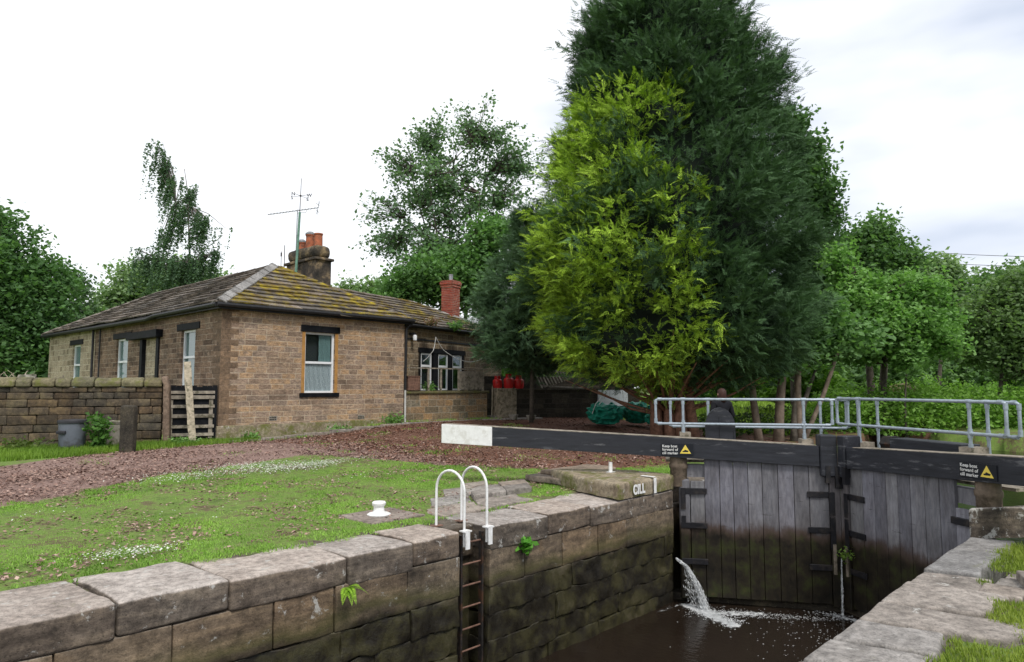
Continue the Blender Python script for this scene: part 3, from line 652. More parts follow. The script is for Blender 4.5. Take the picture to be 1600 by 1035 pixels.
    if left:
        rail(-.36, GLEN+.03, (.1, 2.05), .30, 1.07, 1.49, lambda p: bz(p)+.39)
        rail(-.1, 2.85, (.55, 2.41), .75, 1.0, 1.48, lambda p: .46)
        mb = MB(); w, h = .245, .74      # arched paddle gear cover
        def arch(y):
            pts = [(-w, y, 0), (w, y, 0), (w, y, h*.55)] + [(w*math.cos(a), y, h*.55+.34*math.sin(a)) for a in np.linspace(.15, math.pi-.15, 14)] + [(-w, y, h*.55)]
            return pts
        a0, a1 = arch(.36*m), arch(.56*m); n = len(a0)
        sh = Vector((.72, 0, Z0+.6)); mb.add([Vector(p)+sh for p in a0+a1], [tuple(range(n)), tuple(range(2*n-1, n-1, -1))]+[(i, (i+1) % n, n+(i+1) % n, n+i) for i in range(n)])
        for xx in (-.235, -.008, .225): mb.box(.72+xx-.008, .72+xx+.012, min(.345*m, .36*m), max(.345*m, .36*m), Z0+.6, Z0+.95 if abs(xx) > .1 else Z0+1.2)
        mb.build('paddle_cover', BEAM, t)
    else:
        rail(-.14, 2.88, (.38, 2.38), .28, 1.09, 1.51, lambda p: bz(p)+.34)
        rail(-.03, 3.08, (.42, 2.37, 2.8), .62, 1.06, 1.5, lambda p: .46)
        mb = MB(); bx(mb, .66, 1.93, .42, .75, .72, .92, .01); mb.build('paddle_cover', BEAM, t)
        mb = MB(); c = (2.07, .58*m, Z0+.82); hexa = [(math.cos(R(60*k))*.13, math.sin(R(60*k))*.13) for k in range(6)]
        pts = [(c[0]-.1, c[1]+a, c[2]+b) for a, b in hexa] + [(c[0]+.1, c[1]+a, c[2]+b) for a, b in hexa]
        mb.add(pts, [(i, (i+1) % 6, 6+(i+1) % 6, 6+i) for i in range(6)]+[tuple(range(6)), tuple(range(6, 12))]); mb.build('gear_housing', IRON, t)
    return t
gate('lock_gate', 'left lock gate whose black beam ends in a white painted tail', (4.32, .02), -GANG, 1, True)
gate('lock_gate', 'right lock gate with black beam running out of the picture', (4.32, -4.22), GANG, -1, False)
def sign(gx_, heel, ang, m, label, flip):
    hx_ = lock(heel[0], heel[1], 0); a = LA+R(ang); d = Vector((math.cos(a), math.sin(a), 0)); n = Vector((-math.sin(a), math.cos(a), 0))*m
    z = .42+(GLEN-gx_)*.044+.04; p = hx_ + d*gx_ - n*.079; p.z = z
    rz = a if not flip else a+math.pi
    t = thing('warning_sign', label, 'sign', p, rz)
    mb = MB(); mb.box(-.26, .26, -.006, 0, 0, .19); mb.build('sign_board', BLK2, t)
    me = text_mesh('Keep boat\nforward of\ncill marker', .06, .92, .001, 'LEFT', .95); link('lettering', me, WHITE, t, loc=(-.245, -.0075, .13), rot=(R(90), 0, 0))
    mb = MB(); mb.add([(.04, -.008, .03), (.22, -.008, .03), (.13, -.008, .175)], [(0, 1, 2)]); mb.build('warning_triangle', YEL, t)
    mb = MB(); mb.add([(.09, -.0095, .055), (.17, -.0095, .055), (.185, -.0095, .075), (.16, -.0095, .082), (.12, -.0095, .095), (.11, -.0095, .078), (.08, -.0095, .07)], [(0, 1, 2, 3, 4, 5, 6)]); mb.build('boat_symbol', BLK2, t)
sign(-.02, (4.32, .02), -GANG, 1, 'small black sign with yellow triangle on the left beam above the mossy stone', False)
sign(-.03, (4.32, -4.22), GANG, -1, 'small black sign with yellow triangle on the right beam', True)

# ------------------------------------------------------------------ leaking water and foam
def stream(name, label, pts, r, n=500, sz=.03):
    P = np.array(pts, float); t = np.sort(rng.random(n))*(len(P)-1); i = np.minimum(t.astype(int), len(P)-2); fr = (t-i)[:, None]
    c = P[i]*(1-fr)+P[i+1]*fr; rr = np.interp(t, range(len(P)), r)[:, None]; c = c+rng.normal(size=(n, 3))*rr*.5
    d = P[i+1]-P[i]; d /= np.linalg.norm(d, axis=1)[:, None]; s_ = rng.normal(size=(n, 3)); s_ -= d*(s_*d).sum(1)[:, None]; s_ /= np.linalg.norm(s_, axis=1)[:, None]
    l = rng.uniform(.6, 2.4, (n, 1))*sz*1.6; w = rng.uniform(.25, .6, (n, 1))*sz
    v = np.stack([c-d*l, c+s_*w, c+d*l, c-s_*w], 1).reshape(-1, 3); o = bulk(name, v, np.arange(n*4).reshape(-1, 4), FOAM)
    return props(o, label, 'water jet', kind='stuff')
sp = lambda x, y, z: tuple(lock(x, y, z))
stream('water_jet', 'white water spurting from the corner of the left gate', [sp(4.22, .02, -1.12), sp(4.24, -.14, -1.22), sp(4.27, -.27, -1.42), sp(4.28, -.36, -1.62), sp(4.28, -.42, -1.84)], [.014, .022, .034, .046, .07], 4600, .010)
stream('water_spray', 'thin spray falling under the water jet at the left gate', [sp(4.24, -.12, -1.3), sp(4.26, -.22, -1.6), sp(4.27, -.28, -1.84)], [.04, .09, .12], 420, .009)
stream('water_trickle', 'thin trickle of water falling between the two gates', [sp(5.56, -2.1, -1.0), sp(5.55, -2.1, -1.4), sp(5.52, -2.1, -1.84)], [.006, .012, .02], 500, .009)
def foam_bits():
    n = 2600; k = rng.random(n)
    x = np.empty(n); y = np.empty(n); s_ = rng.uniform(.003, .012, n)
    a = k < .42; ua = rng.random(a.sum())**1.5; x[a] = 4.25+rng.normal(0, .05+.1*ua, a.sum())-ua*.25; y[a] = -.35-ua*.75+rng.normal(0, .06, a.sum()); s_[a] *= 1.5
    b = (k >= .42) & (k < .72); u = rng.random(b.sum())**1.4; 
    x[b] = 4.25+u*1.0+rng.normal(0, .05+.12*(1-u), b.sum())-.12; y[b] = -.35-u*1.6+rng.normal(0, .05, b.sum())
    c = (k >= .72) & (k < .84); x[c] = 5.42+rng.normal(0, .09, c.sum()); y[c] = -2.1+rng.normal(0, .28, c.sum()); s_[c] *= 1.3
    d = k >= .84; u = rng.random(d.sum()); x[d] = 5.3-rng.gamma(1.5, .75, d.sum()); y[d] = -2.5-rng.normal(0, .75, d.sum())
    ok = (y > -4.1) & (y < .08) & (x > -4) & (x < 5.68-np.abs(y+2.1)*.63); x, y, s_ = x[ok], y[ok], s_[ok]; n = len(x)
    th = rng.random(n)*6.3; v = []; 
    K = 6; A = th[:, None]+np.arange(K)*2*np.pi/K; rr = s_[:, None]*rng.uniform(.6, 1.2, (n, K))
    V = np.stack([x[:, None]+np.cos(A)*rr, y[:, None]+np.sin(A)*rr, np.full((n, K), -1.842)+rng.random((n, 1))*.006], -1).reshape(-1, 3)
    o = bulk('foam', V, np.arange(n*K).reshape(-1, K), FOAM, None, None, False, (LO[0], LO[1], 0), (0, 0, LA)); props(o, 'white foam and bubbles on the brown lock water', 'foam', kind='stuff')
foam_bits()
def foam_mat2():
    m = NT('foam_film'); c = m.sep(m.attr())[0]; f = m.noise(9., 9, .75, m.map(m.tc.outputs['Object'], (1, 1.6, 1), rot=(0, 0, .4)), .6)
    a = m.ramp(m.math('ADD', m.math('MULTIPLY', f, 1.5), m.math('MULTIPLY', m.math('SUBTRACT', c, .5), .7)), [(.80, 0.), (.98, .85)])
    m.l(a, m.b.inputs['Alpha']); m.bump(f, .5, .02); return m.done((.80, .82, .83), .4, .4)
xs = np.linspace(2.9, 5.8, 60); ys = np.linspace(.1, -3.9, 80); FX, FY = np.meshgrid(xs, ys, indexing='ij')
def seg(px, py, qx, qy, w): t = np.clip(((FX-px)*(qx-px)+(FY-py)*(qy-py))/((qx-px)**2+(qy-py)**2), 0, 1); return np.exp(-((FX-px-t*(qx-px))**2+(FY-py-t*(qy-py))**2)/w**2)
fm = np.maximum.reduce([seg(4.3, -.15, 4.15, -.55, .16)*1.1, seg(4.15, -.5, 3.95, -1.05, .17)*.95, seg(4.15, -.45, 4.7, -1.15, .18)*.8, seg(4.7, -1.2, 5.4, -2.0, .10)*.42, seg(5.45, -1.9, 5.4, -2.5, .10)*.8, seg(5.4, -2.4, 4.9, -3.3, .12)*.45, seg(4.32, .0, 3.7, .06, .07)*.6])
ii = np.arange(60*80).reshape(60, 80); ff = np.stack([ii[:-1, :-1], ii[1:, :-1], ii[1:, 1:], ii[:-1, 1:]], -1).reshape(-1, 4); inside = (FX < 5.74-np.abs(FY+2.1)*.63)[:-1, :-1].ravel(); ff = ff[inside & (fm[:-1, :-1].ravel() > .02)]
fo_ = bulk('foam_film', np.stack([FX, FY, 0*FX-1.846], -1).reshape(-1, 3), ff, foam_mat2(), None, np.repeat(fm.reshape(-1, 1), 3, 1), False, (LO[0], LO[1], 0), (0, 0, LA)); props(fo_, 'white foam spreading where the leaks fall into the lock', 'foam', kind='stuff')

# ------------------------------------------------------------------ the house
HA = R(47.5); H0 = (-8.14, 19.08, .2); HW, HL = 6.47, 17.2
cH, sH = math.cos(HA), math.sin(HA)
def hse(a, b, z=0.): return Vector((H0[0]+a*cH-b*sH, H0[1]+a*sH+b*cH, z))
house = thing('house', 'old single storey stone cottage with mossy hipped slate roof', 'house', H0, HA)
hz = lambda z: z-.2
def wall_mesh(L, z0, z1, ops, depth=.16, th=.4):
    xs = sorted({0., L, *[o[0] for o in ops], *[o[1] for o in ops]}); zs = sorted({z0, z1, *[o[2] for o in ops], *[o[3] for o in ops]})
    mb = MB()
    for i in range(len(xs)-1):
        for j in range(len(zs)-1):
            cx, cz = (xs[i]+xs[i+1])/2, (zs[j]+zs[j+1])/2
            if any(o[0] < cx < o[1] and o[2] < cz < o[3] for o in ops): continue
            mb.add([(xs[i], 0, zs[j]), (xs[i+1], 0, zs[j]), (xs[i+1], 0, zs[j+1]), (xs[i], 0, zs[j+1])], [(0, 1, 2, 3)])
    for a, b, c, d in ops:
        for p, q in (((a, c), (a, d)), ((a, d), (b, d)), ((b, d), (b, c)), ((b, c), (a, c))):
            mb.add([(p[0], 0, p[1]), (q[0], 0, q[1]), (q[0], depth+.05, q[1]), (p[0], depth+.05, p[1])], [(0, 1, 2, 3)])
    mb.add([(0, th, z0), (L, th, z0), (L, th, z1), (0, th, z1)], [(0, 1, 2, 3)]) if False else None
    return mb
def sash(parent, x0, x1, z0, z1, y=.10, lintel=True, curtain='drape', label=None, jamb=False, mid=.55, lx=(.14, .1)):
    w = MB(); t = .06; zm = z0+(z1-z0)*mid
    w.box(x0, x0+t, y-.02, y+.05, z0, z1); w.box(x1-t, x1, y-.02, y+.05, z0, z1)
    w.box(x0+t, x1-t, y-.02, y+.05, z1-t, z1); w.box(x0+t, x1-t, y-.02, y+.05, z0, z0+t); w.box(x0+t, x1-t, y-.035, y+.03, zm-.035, zm+.035)
    wo = w.build('window', PVC, parent)
    if label: wo['label'] = label
    g_ = MB(); g_.add([(x0, y+.02, z0), (x1, y+.02, z0), (x1, y+.02, z1), (x0, y+.02, z1)], [(0, 1, 2, 3)])
    gm = GLASS
    if curtain: 
        c = MB(); c.box(x0+.01, x1-.01, y+.03, y+.034, z0+.01, zm); c.build('lower_curtain', LACE if curtain == 'lace' else DRAPE, wo)
        c = MB(); c.box((x0+x1)/2+.02 if curtain == 'lace' else x0+t, x1-t-.03, y+.04, y+.046, zm, z1-.01); c.build('upper_curtain', DRAPE, wo)
    g_.build('pane', gm, wo); c = MB(); c.box(x0-.02, x1+.02, y+.16, y+.17, z0-.02, z1+.02); c.build('room_shade_sheet', ROOM_SHADE, wo)
    if lintel:
        l = MB(); l.box(x0-lx[0], x1+lx[0], -.03, .09, z1+.005, z1+.21, b=.006); l.build('lintel', BLACK, wo)
        l = MB(); l.box(x0-lx[0], x1+lx[0], -.05, .09, z0-.13, z0-.002, b=.006); l.build('sill', BLACK, wo)
    if jamb:
        l = MB(); l.box(x0-.11, x0-.001, -.004, .1, z0, z1); l.build('painted_jamb', OCHRE, wo); l = MB(); l.box(x1+.001, x1+.11, -.004, .1, z0, z1); l.build('painted_jamb', OCHRE, wo)
    return wo
# front wall, facing the lock
fw = wall_mesh(HW, hz(-.2), hz(4.02), [(2.62, 3.68, hz(1.52), hz(3.4))]).build('front_wall', MS_FRONT, house)
w = sash(fw, 2.62, 3.68, hz(1.52), hz(3.4), lintel=True, curtain='lace', jamb=True, mid=.5, lx=(.16, .1))
pl = MB(); rbox(pl, -.05, 5.35, -.06, .05, hz(-.1), hz(.62), .02, .5, .006); pl.build('plinth', ST_MOSSY, fw, True)
for xx, zz in ((1.62, .78), (4.72, .72)):
    v = MB(); v.box(xx-.13, xx+.13, -.006, .02, hz(zz)-.07, hz(zz)+.07)
    for i in range(4):
        for j in range(2): v.box(xx-.11+i*.056, xx-.11+i*.056+.04, -.0085, -.0055, hz(zz)-.05+j*.055, hz(zz)-.05+j*.055+.035, (.05, .05, .05))
    v.build('air_vent', CONC, fw)
q = MB()
for k in range(21):
    z = hz(.63)+k*.16; l = (.5, .28)[k % 2]; v = random.uniform(.75, 1.1); q.box(-.006, l, -.006, .02, z+.004, z+.156, (v, v, v), b=.004)
    l = (.28, .52)[k % 2]; v = random.uniform(.55, .9); q.box(-.006, .02, .021, l, z+.004, z+.156, (v, v, v), b=.004)
q.build('quoin', stone_mat('quoin_stone', [(.3, (.10, .065, .042)), (.5, (.21, .14, .088)), (.7, (.31, .20, .12))], scale=2.), fw)
# side wall facing left (x along the wall away from the corner)
def side(part_x0, L, m, ops): return wall_mesh(L, hz(-.2), hz(4.02), ops).build('side_wall', m, house, False, (0, part_x0, 0), (0, 0, R(90)))
# mirrored so that the outside looks to -x: local x = house +y, local y = house -x -> inside is +x, so openings go to -y
def side_wall(y0, y1, m, ops):
    mb = wall_mesh(y1-y0, hz(-.2), hz(4.02), [(a-y0, b-y0, c, d) for a, b, c, d in ops]); mb.v = [(x, -y, z) for x, y, z in mb.v]
    return mb.build('side_wall', m, house, False, (0, y0, 0), (0, 0, R(90)))
def mirrored(o):
    for x in [o]+list(o.children):
        for v in x.data.vertices: v.co.y = -v.co.y
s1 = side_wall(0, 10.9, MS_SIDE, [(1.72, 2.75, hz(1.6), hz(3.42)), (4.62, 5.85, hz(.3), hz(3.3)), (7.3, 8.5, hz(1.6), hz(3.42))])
s2 = side_wall(10.9, HL, MS_PALE, [(2.65+10, 13.75, hz(1.6), hz(3.42))])
for par, a, b, y0 in ((s1, 1.72, 2.75, 0), (s1, 7.3, 8.5, 0), (s2, 12.65, 13.75, 10.9)):
    mirrored(sash(par, a-y0, b-y0, hz(1.6), hz(3.42), curtain='drape', lx=(.3, .1)))
d = MB(); d.box(4.62, 5.85, .08, .2, hz(.2), hz(3.3)); d.v = [(x, -y, z) for x, y, z in d.v]; d.build('blocked_doorway', MS_PALE, s1)
d = MB()
d.box(4.42, 4.64, -.05, .1, hz(.2), hz(3.3), b=.006); d.box(5.83, 6.05, -.05, .1, hz(.2), hz(3.3), b=.006); d.box(4.2, 6.9, -.22, .06, hz(3.31), hz(3.55), b=.006)
d.v = [(x, -y, z) for x, y, z in d.v]; d.build('door_surround', BLACK, s1)
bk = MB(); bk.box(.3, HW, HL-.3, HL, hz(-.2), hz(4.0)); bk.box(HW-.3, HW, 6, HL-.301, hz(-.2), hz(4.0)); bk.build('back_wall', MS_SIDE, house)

def slates(name, m, parent, o, u, v, H, xl, xr, th=.045, row=.34, wmin=.35, wmax=.85, sag=.04, tone=1.):
    """stone slates in courses on a roof plane; o eave origin, u along eave, v up the slope"""
    o, u, v = Vector(o), Vector(u).normalized(), Vector(v).normalized(); n = u.cross(v).normalized(); n = n if n.z > 0 else -n
    mb = MB(); rows = int(H/row)+1; r_ = row
    for k in range(rows):
        h0 = k*r_-.04; h1 = min(h0+r_+.1, H)
        if h1-h0 < .06: continue
        a, b = xl(max(h0, 0)), xr(max(h0, 0)); x = a-.04
        while x < b:
            w = random.uniform(wmin, wmax); e = min(x+w, b+.04)
            if b-e < .12: e = b+.04
            a1, b1 = xl(h1), xr(h1)
            t0, t1 = max(x, a), min(e, b); u0, u1 = max(x, a1-.03), min(e, b1+.03)
            if u1 < u0: u0 = u1 = (max(min((x+e)/2, b1), a1))
            lift = th*1.7+random.uniform(-.006, .012); j = random.uniform(-.025, .015)
            def P(xx, hh, dz):
                p = o+u*xx+v*hh; return p+n*dz+Vector((0, 0, sag*noise.noise(Vector((xx*.55, hh*.4, 3)))-.03*math.sin(math.pi*min(1, max(0, hh/H)))))
            c = [P(x+.006, h0+j, lift), P(e-.006, h0+j, lift), P(u1, h1, .012), P(u0, h1, .012)]
            dn = [p-n*th for p in c]; tv = tone*random.uniform(.55, 1.3); w_ = random.uniform(-.05, .07)
            mb.add(c+dn, [(0, 1, 2, 3), (7, 6, 5, 4), (0, 4, 5, 1), (1, 5, 6, 2), (3, 2, 6, 7), (0, 3, 7, 4)], (tv*(1+w_), tv, tv*(1-w_)))
            x = e
    return mb.build(name, m, parent)
OV = .22; EZ = hz(4.04); RZ = hz(5.95); hw = HW/2; run = hw+OV; rise = RZ-EZ; sl_ = math.hypot(run, rise)
# base of the roof
mb = MB(); E = [(-OV+.03, -OV+.03, EZ-.03), (HW+OV-.03, -OV+.03, EZ-.03), (HW+OV-.03, HL+OV-.03, EZ-.03), (-OV+.03, HL+OV-.03, EZ-.03), (hw, hw, RZ-.05), (hw, HL-hw, RZ-.05)]
mb.add(E, [(0, 1, 4), (1, 2, 5, 4), (2, 3, 5), (3, 0, 4, 5), (3, 2, 1, 0)]); roof = mb.build('roof', ST_DARK, house)
ratio = run/sl_
slates('front_slates', SLATE_M, roof, (-OV, -OV, EZ), (1, 0, 0), (0, run, rise), sl_, lambda h: h*ratio, lambda h: HW+2*OV-h*ratio)
slates('side_slates', SLATE, roof, (-OV, -OV, EZ), (0, 1, 0), (run, 0, rise), sl_, lambda h: h*ratio, lambda h: HL+2*OV-h*ratio, tone=.95)
slates('far_side_slates', SLATE_W, roof, (HW+OV, -OV, EZ), (0, 1, 0), (-run, 0, rise), sl_, lambda h: h*ratio, lambda h: HL+2*OV-h*ratio)
slates('back_slates', SLATE, roof, (-OV, HL+OV, EZ), (1, 0, 0), (0, -run, rise), sl_, lambda h: h*ratio, lambda h: HW+2*OV-h*ratio)
def ridge(parent, a, b, m, w=.17, seg=.45, name='ridge_tiles', up=.06):
    a, b = Vector(a), Vector(b); d = (b-a); L = d.length; d.normalize(); sd_ = d.cross(Vector((0, 0, 1))).normalized(); n = sd_.cross(d)
    mb = MB(); k = 0.
    while k < L-.01:
        e = min(k+seg, L); v = random.uniform(.8, 1.2); j = random.uniform(-.01, .01)
        P = lambda t, s_, z: a+d*t+sd_*s_+n*(z+j)
        q = [P(k+.006, -w, -.05), P(k+.006, 0, up), P(k+.006, w, -.05), P(e-.004, -w, -.05), P(e-.004, 0, up-.012), P(e-.004, w, -.05)]
        lo2 = [p-n*.035 for p in q]
        mb.add(q+lo2, [(0, 1, 4, 3), (1, 2, 5, 4), (6, 9, 10, 7), (7, 10, 11, 8), (0, 6, 7, 1), (1, 7, 8, 2), (3, 4, 10, 9), (4, 5, 11, 10), (0, 3, 9, 6), (2, 8, 11, 5)], (v, v, v)); k = e
    return mb.build(name, m, parent)
RT = stone_mat('ridge_stone', [(.3, (.15, .14, .13)), (.5, (.26, .25, .24)), (.7, (.34, .33, .31))], scale=3.)
ap = (hw, hw, RZ); ridge(roof, (-OV, -OV, EZ+.06), (hw-.1, hw-.1, RZ), RT, .2, name='hip_tiles', up=.08)
ridge(roof, (HW+OV, -OV, EZ+.03), (hw+.1, hw-.1, RZ-.02), SLATE_M, .12, name='hip_tiles', up=.04)
ridge(roof, ap, (hw, HL-hw, RZ), SLATE); ridge(roof, (hw, HL-hw, RZ), (-OV, HL+OV, EZ+.04), SLATE, name='hip_tiles'); ridge(roof, (hw, HL-hw, RZ), (HW+OV, HL+OV, EZ+.04), SLATE, name='hip_tiles')
# gutters and pipes
def gutter(parent, pts, r=.065, name='gutter'):
    mb = MB()
    for i in range(len(pts)-1): mb.tube([pts[i], pts[i+1]], r, 8)
    return mb.build(name, PIPE, parent, 'auto')
gz_ = EZ-.05
gutter(house, [(-OV-.05, -OV-.05, gz_), (HW+OV, -OV-.05, gz_+.02)]); gutter(house, [(-OV-.05, -OV, gz_), (-OV-.05, 4.3, gz_-.02), (-OV-.07, 4.8, gz_-.09), (-OV-.05, 10, gz_-.06), (-OV-.05, HL+OV, gz_-.02)])
mb = MB(); mb.box(-OV+.05, HW+OV, -OV+.02, -OV+.05, EZ-.16, EZ-.01); mb.box(-OV+.02, -OV+.05, -OV+.02, HL+OV, EZ-.16, EZ-.01); mb.box(-.1, HW+.1, -OV+.051, .0, EZ-.1, EZ-.06); mb.box(-OV+.051, 0, 0, HL, EZ-.1, EZ-.06); mb.build('fascia', PIPE, roof)
gutter(house, [(-.09, 10.85, hz(3.9)), (-.09, 10.85, hz(.2))], .045, 'drain_pipe'); gutter(house, [(-.07, 10.1, hz(3.9)), (-.07, 10.1, hz(.2))], .03, 'drain_pipe')
gutter(house, [(HW+OV, -OV, gz_), (HW+.02, -.08, hz(3.7)), (HW+.02, -.06, hz(1.6))], .045, 'drain_pipe')
gutter(house, [(HW+.02, -.06, hz(1.6)), (HW+.02, -.07, hz(.35))], .035, 'drain_pipe').data.materials[0] = CABLE
# main chimney
ch_ = MB(); cx0, cx1, cy0, cy1 = 5.2, 5.86, 3.75, 5.9
ch_.box(cx0, cx1, cy0, cy1, hz(3.9), hz(6.5))
cho = ch_.build('chimney', ST_CHIM, house)
mb = MB(); rbox(mb, cx0-.09, cx1+.09, cy0-.09, cy1+.09, hz(6.5), hz(6.6), .02, .3, .01); rbox(mb, cx0-.02, cx1+.02, cy0-.02, cy1+.02, hz(6.6), hz(7.1), .2, .12, .02, (.8, .8, .75)); mb.build('chimney_cap', ST_CHIM, cho, True)
for i, (yy, r_, h, cp) in enumerate([(5.35, .15, .52, 1), (4.75, .165, .62, 1), (4.15, .16, .58, 0)]):
    mb = MB(); z = hz(7.0 + (.02 if i else -.1)); pr = [(r_*1.02, 0), (r_, .05), (r_*.95, h-.06), (r_*1.08, h-.05), (r_*1.08, h)]
    mb.lathe(pr, 20, (5.53, yy, z)); 
    if not cp: mb.lathe([(r_*.85, h-.01), (r_*.85, h+.002)], 20, (5.53, yy, z), (.05, .05, .05))
    po = mb.build('chimney_pot', TERRA, cho, 'auto'); 
    if cp: mb = MB(); mb.lathe([(r_*1.15, h), (r_*1.12, h+.05), (r_*.6, h+.12), (.0, h+.13)], 20, (5.53, yy, z)); mb.build('pot_lid', LEAD, po, 'auto')
mb = MB(); mb.tube([(5.05, 5.1, hz(5.6)), (5.12, 4.96, hz(9.1))], [.055, .04], 10)
# weather vane on its green pole
wv = thing('weather_vane', 'green pole on the chimney topped by compass letters', 'weather vane', hse(5.08, 5.0, 5.9), HA)
mb = MB(); mb.tube([(0, 0, -.3), (.06, -.1, 2.6)], [.055, .045], 10); mb.build('pole', MASTG, wv, 'auto')
mb = MB(); mb.tube([(.06, -.1, 2.6), (.08, -.12, 3.95)], [.016, .01], 6)
for a in range(4): mb.tube([(.07, -.11, 3.25), (.07+.36*math.cos(R(90*a+20)), -.11+.36*math.sin(R(90*a+20)), 3.25)], .008, 6)
mb.lathe([(.03, 3.22), (.05, 3.25), (.03, 3.28)], 8, (.07, -.11, 0)); mb.build('rod', IRON, wv)
for a, ch__ in enumerate('ESNW'):
    me = text_mesh(ch__, .19, 1, .008, 'CENTER'); link('compass_letter', me, IRON, wv, loc=(.07+.42*math.cos(R(90*a+20)), -.11+.42*math.sin(R(90*a+20)), 3.16), rot=(R(90), 0, -HA))
mb = MB(); P0 = hse(5.5, 5.75, 0)
ae = thing('tv_aerial', 'long television aerial on a thin mast behind the chimney pots', 'aerial', P0+Vector((0, 0, 6.8)), 0)
mb = MB(); mb.tube([(0, 0, 0), (.02, 0, 2.02)], .02, 8); mb.build('mast', ALU, ae)
mb = MB(); a0, a1 = Vector((-1.15, .0, 1.82)), Vector((.85, .0, 2.1)); mb.tube([a0, a1], .014, 6)
for k in range(17): p = a0.lerp(a1, k/16); mb.tube([p+Vector((0, -.16, -.01)), p+Vector((.03, .16, .02))], .007, 5); mb.tube([p+Vector((-.015, 0, -.03)), p+Vector((.015, 0, .03))], .012, 5)
for s_ in (-1, 1):
    for q_ in (0., .12): mb.tube([a1+Vector((0, 0, 0)), a1+Vector((.0-.08*s_*0+.05*s_, q_-.06, .28*s_))], .009, 5)
    mb.tube([a1+Vector((-.02, -.25, .14*s_)), a1+Vector((-.02, .25, .14*s_))], .009, 5)
mb.tube([(.02, 0, 1.88), (.35, 0, 1.9), (.42, 0, 2.03)], .01, 5); mb.build('antenna', ALU, ae)
an = thing('radio_aerial', 'small thin whip aerials clipped to the left side of the chimney', 'aerial', hse(5.15, 6.0, 6.2), 0)
mb = MB(); mb.tube([(0, 0, 0), (0, 0, 1.15)], .015, 6); mb.tube([(-.13, 0, .25), (-.13, 0, .9)], .012, 6); mb.tube([(-.25, 0, .1), (0, 0, .12)], .012, 6); mb.tube([(-.13, 0, .3), (.06, 0, .3)], .01, 6); mb.lathe([(.05, .1), (.05, .22)], 8, (-.13, 0, 0)); mb.lathe([(.03, .7), (.03, .85)], 8, (-.13, 0, 0)); mb.build('whip', IRON, an)

# wing (right hand part of the house)
WL, WD = 7.2, 5.6; WO = (HW, .4, 0); WR = R(12.5)
wing = wall_mesh(WL, hz(-.2), hz(3.95), [(1.3, 4.2, hz(1.55), hz(3.08))], .12).build('wing_wall', MS_WING, house, False, WO, (0, 0, WR))
mb = MB(); mb.box(WL-.3, WL, .0, WD, hz(-.2), hz(3.95)); mb.build('wing_end_wall', MS_WING, wing)
wf = MB(); wf.box(1.2, 4.3, -.02, .11, hz(2.98), hz(3.16), b=.004)
for a in (1.22, 2.17, 3.12, 4.1): wf.box(a, a+.3 if a > 1.3 and a < 4 else a+.16, .0, .13, hz(1.55), hz(2.98), b=.004)
wo = wf.build('window', BLACK, wing); wo['label'] = 'wide three light window with black surround'
for a in (1.40, 2.48, 3.43):
    mb = MB(); x0, x1, z0, z1 = a, a+.66, hz(1.58), hz(2.96); t = .055; zm = z0+(z1-z0)*.66
    for (q0, q1, p0, p1) in ((x0, x0+t, z0, z1), (x1-t, x1, z0, z1), (x0+t, x1-t, z1-t, z1), (x0+t, x1-t, z0, z0+t), (x0+t, x1-t, zm-.04, zm+.04)): mb.box(q0, q1, .03, .1, p0, p1)
    fr = mb.build('casement', PVC, wo)
    mb = MB(); mb.box(x0+t, x1-t, .06, .064, z0+t, z1-t); mb.build('pane', GLASS, fr); mb = MB(); mb.box(x0-.1, x1+.1, .2, .21, z0-.02, z1+.02); mb.build('room_shade_sheet', ROOM_SHADE, fr)
wr = MB(); WE = hz(3.98); WRZ = hz(5.36); wov = .2; hwd = WD/2; E = [(-3, -wov, WE-.03), (WL+wov, -wov, WE-.03), (WL+wov, WD+wov, WE-.03), (-3, WD+wov, WE-.03), (-1.5, hwd, WRZ-.05), (WL-hwd, hwd, WRZ-.05)]
wr.add(E, [(0, 1, 5, 4), (1, 2, 5), (2, 3, 4, 5), (3, 2, 1, 0)]); wroof = wr.build('wing_roof', ST_DARK, wing)
wrun = hwd+wov; wrise = WRZ-WE; wsl = math.hypot(wrun, wrise); wrt = wrun/wsl
slates('wing_slates', SLATE_W, wroof, (-.1, -wov, WE), (1, 0, 0), (0, wrun, wrise), wsl, lambda h: -h*.75, lambda h: WL+wov+.1-h*wrt)
slates('wing_end_slates', SLATE_W, wroof, (WL+wov, -wov, WE), (0, 1, 0), (-wrun, 0, wrise), wsl, lambda h: h*wrt, lambda h: WD+2*wov-h*wrt)
ridge(wroof, (-1.9, hwd, WRZ), (WL-hwd, hwd, WRZ), SLATE_W, .15); ridge(wroof, (WL-hwd, hwd, WRZ), (WL+wov, -wov, WE+.03), RT, .14, name='hip_tiles')
gutter(wing, [(.1, -wov-.05, WE-.06), (WL+wov, -wov-.05, WE-.04)], .05)
mb = MB(); mb.box(.0, WL, -wov+.02, 0, WE-.12, WE-.05); mb.box(.0, WL, -.03, -.002, hz(3.42), hz(3.48)); mb.build('wing_fascia', PIPE, wing)
mb = MB(); mb.box(5.5, 6.08, 1.5, 2.08, hz(4.2), hz(6.2)); rc = mb.build('brick_chimney', MS_BRICK, wing)
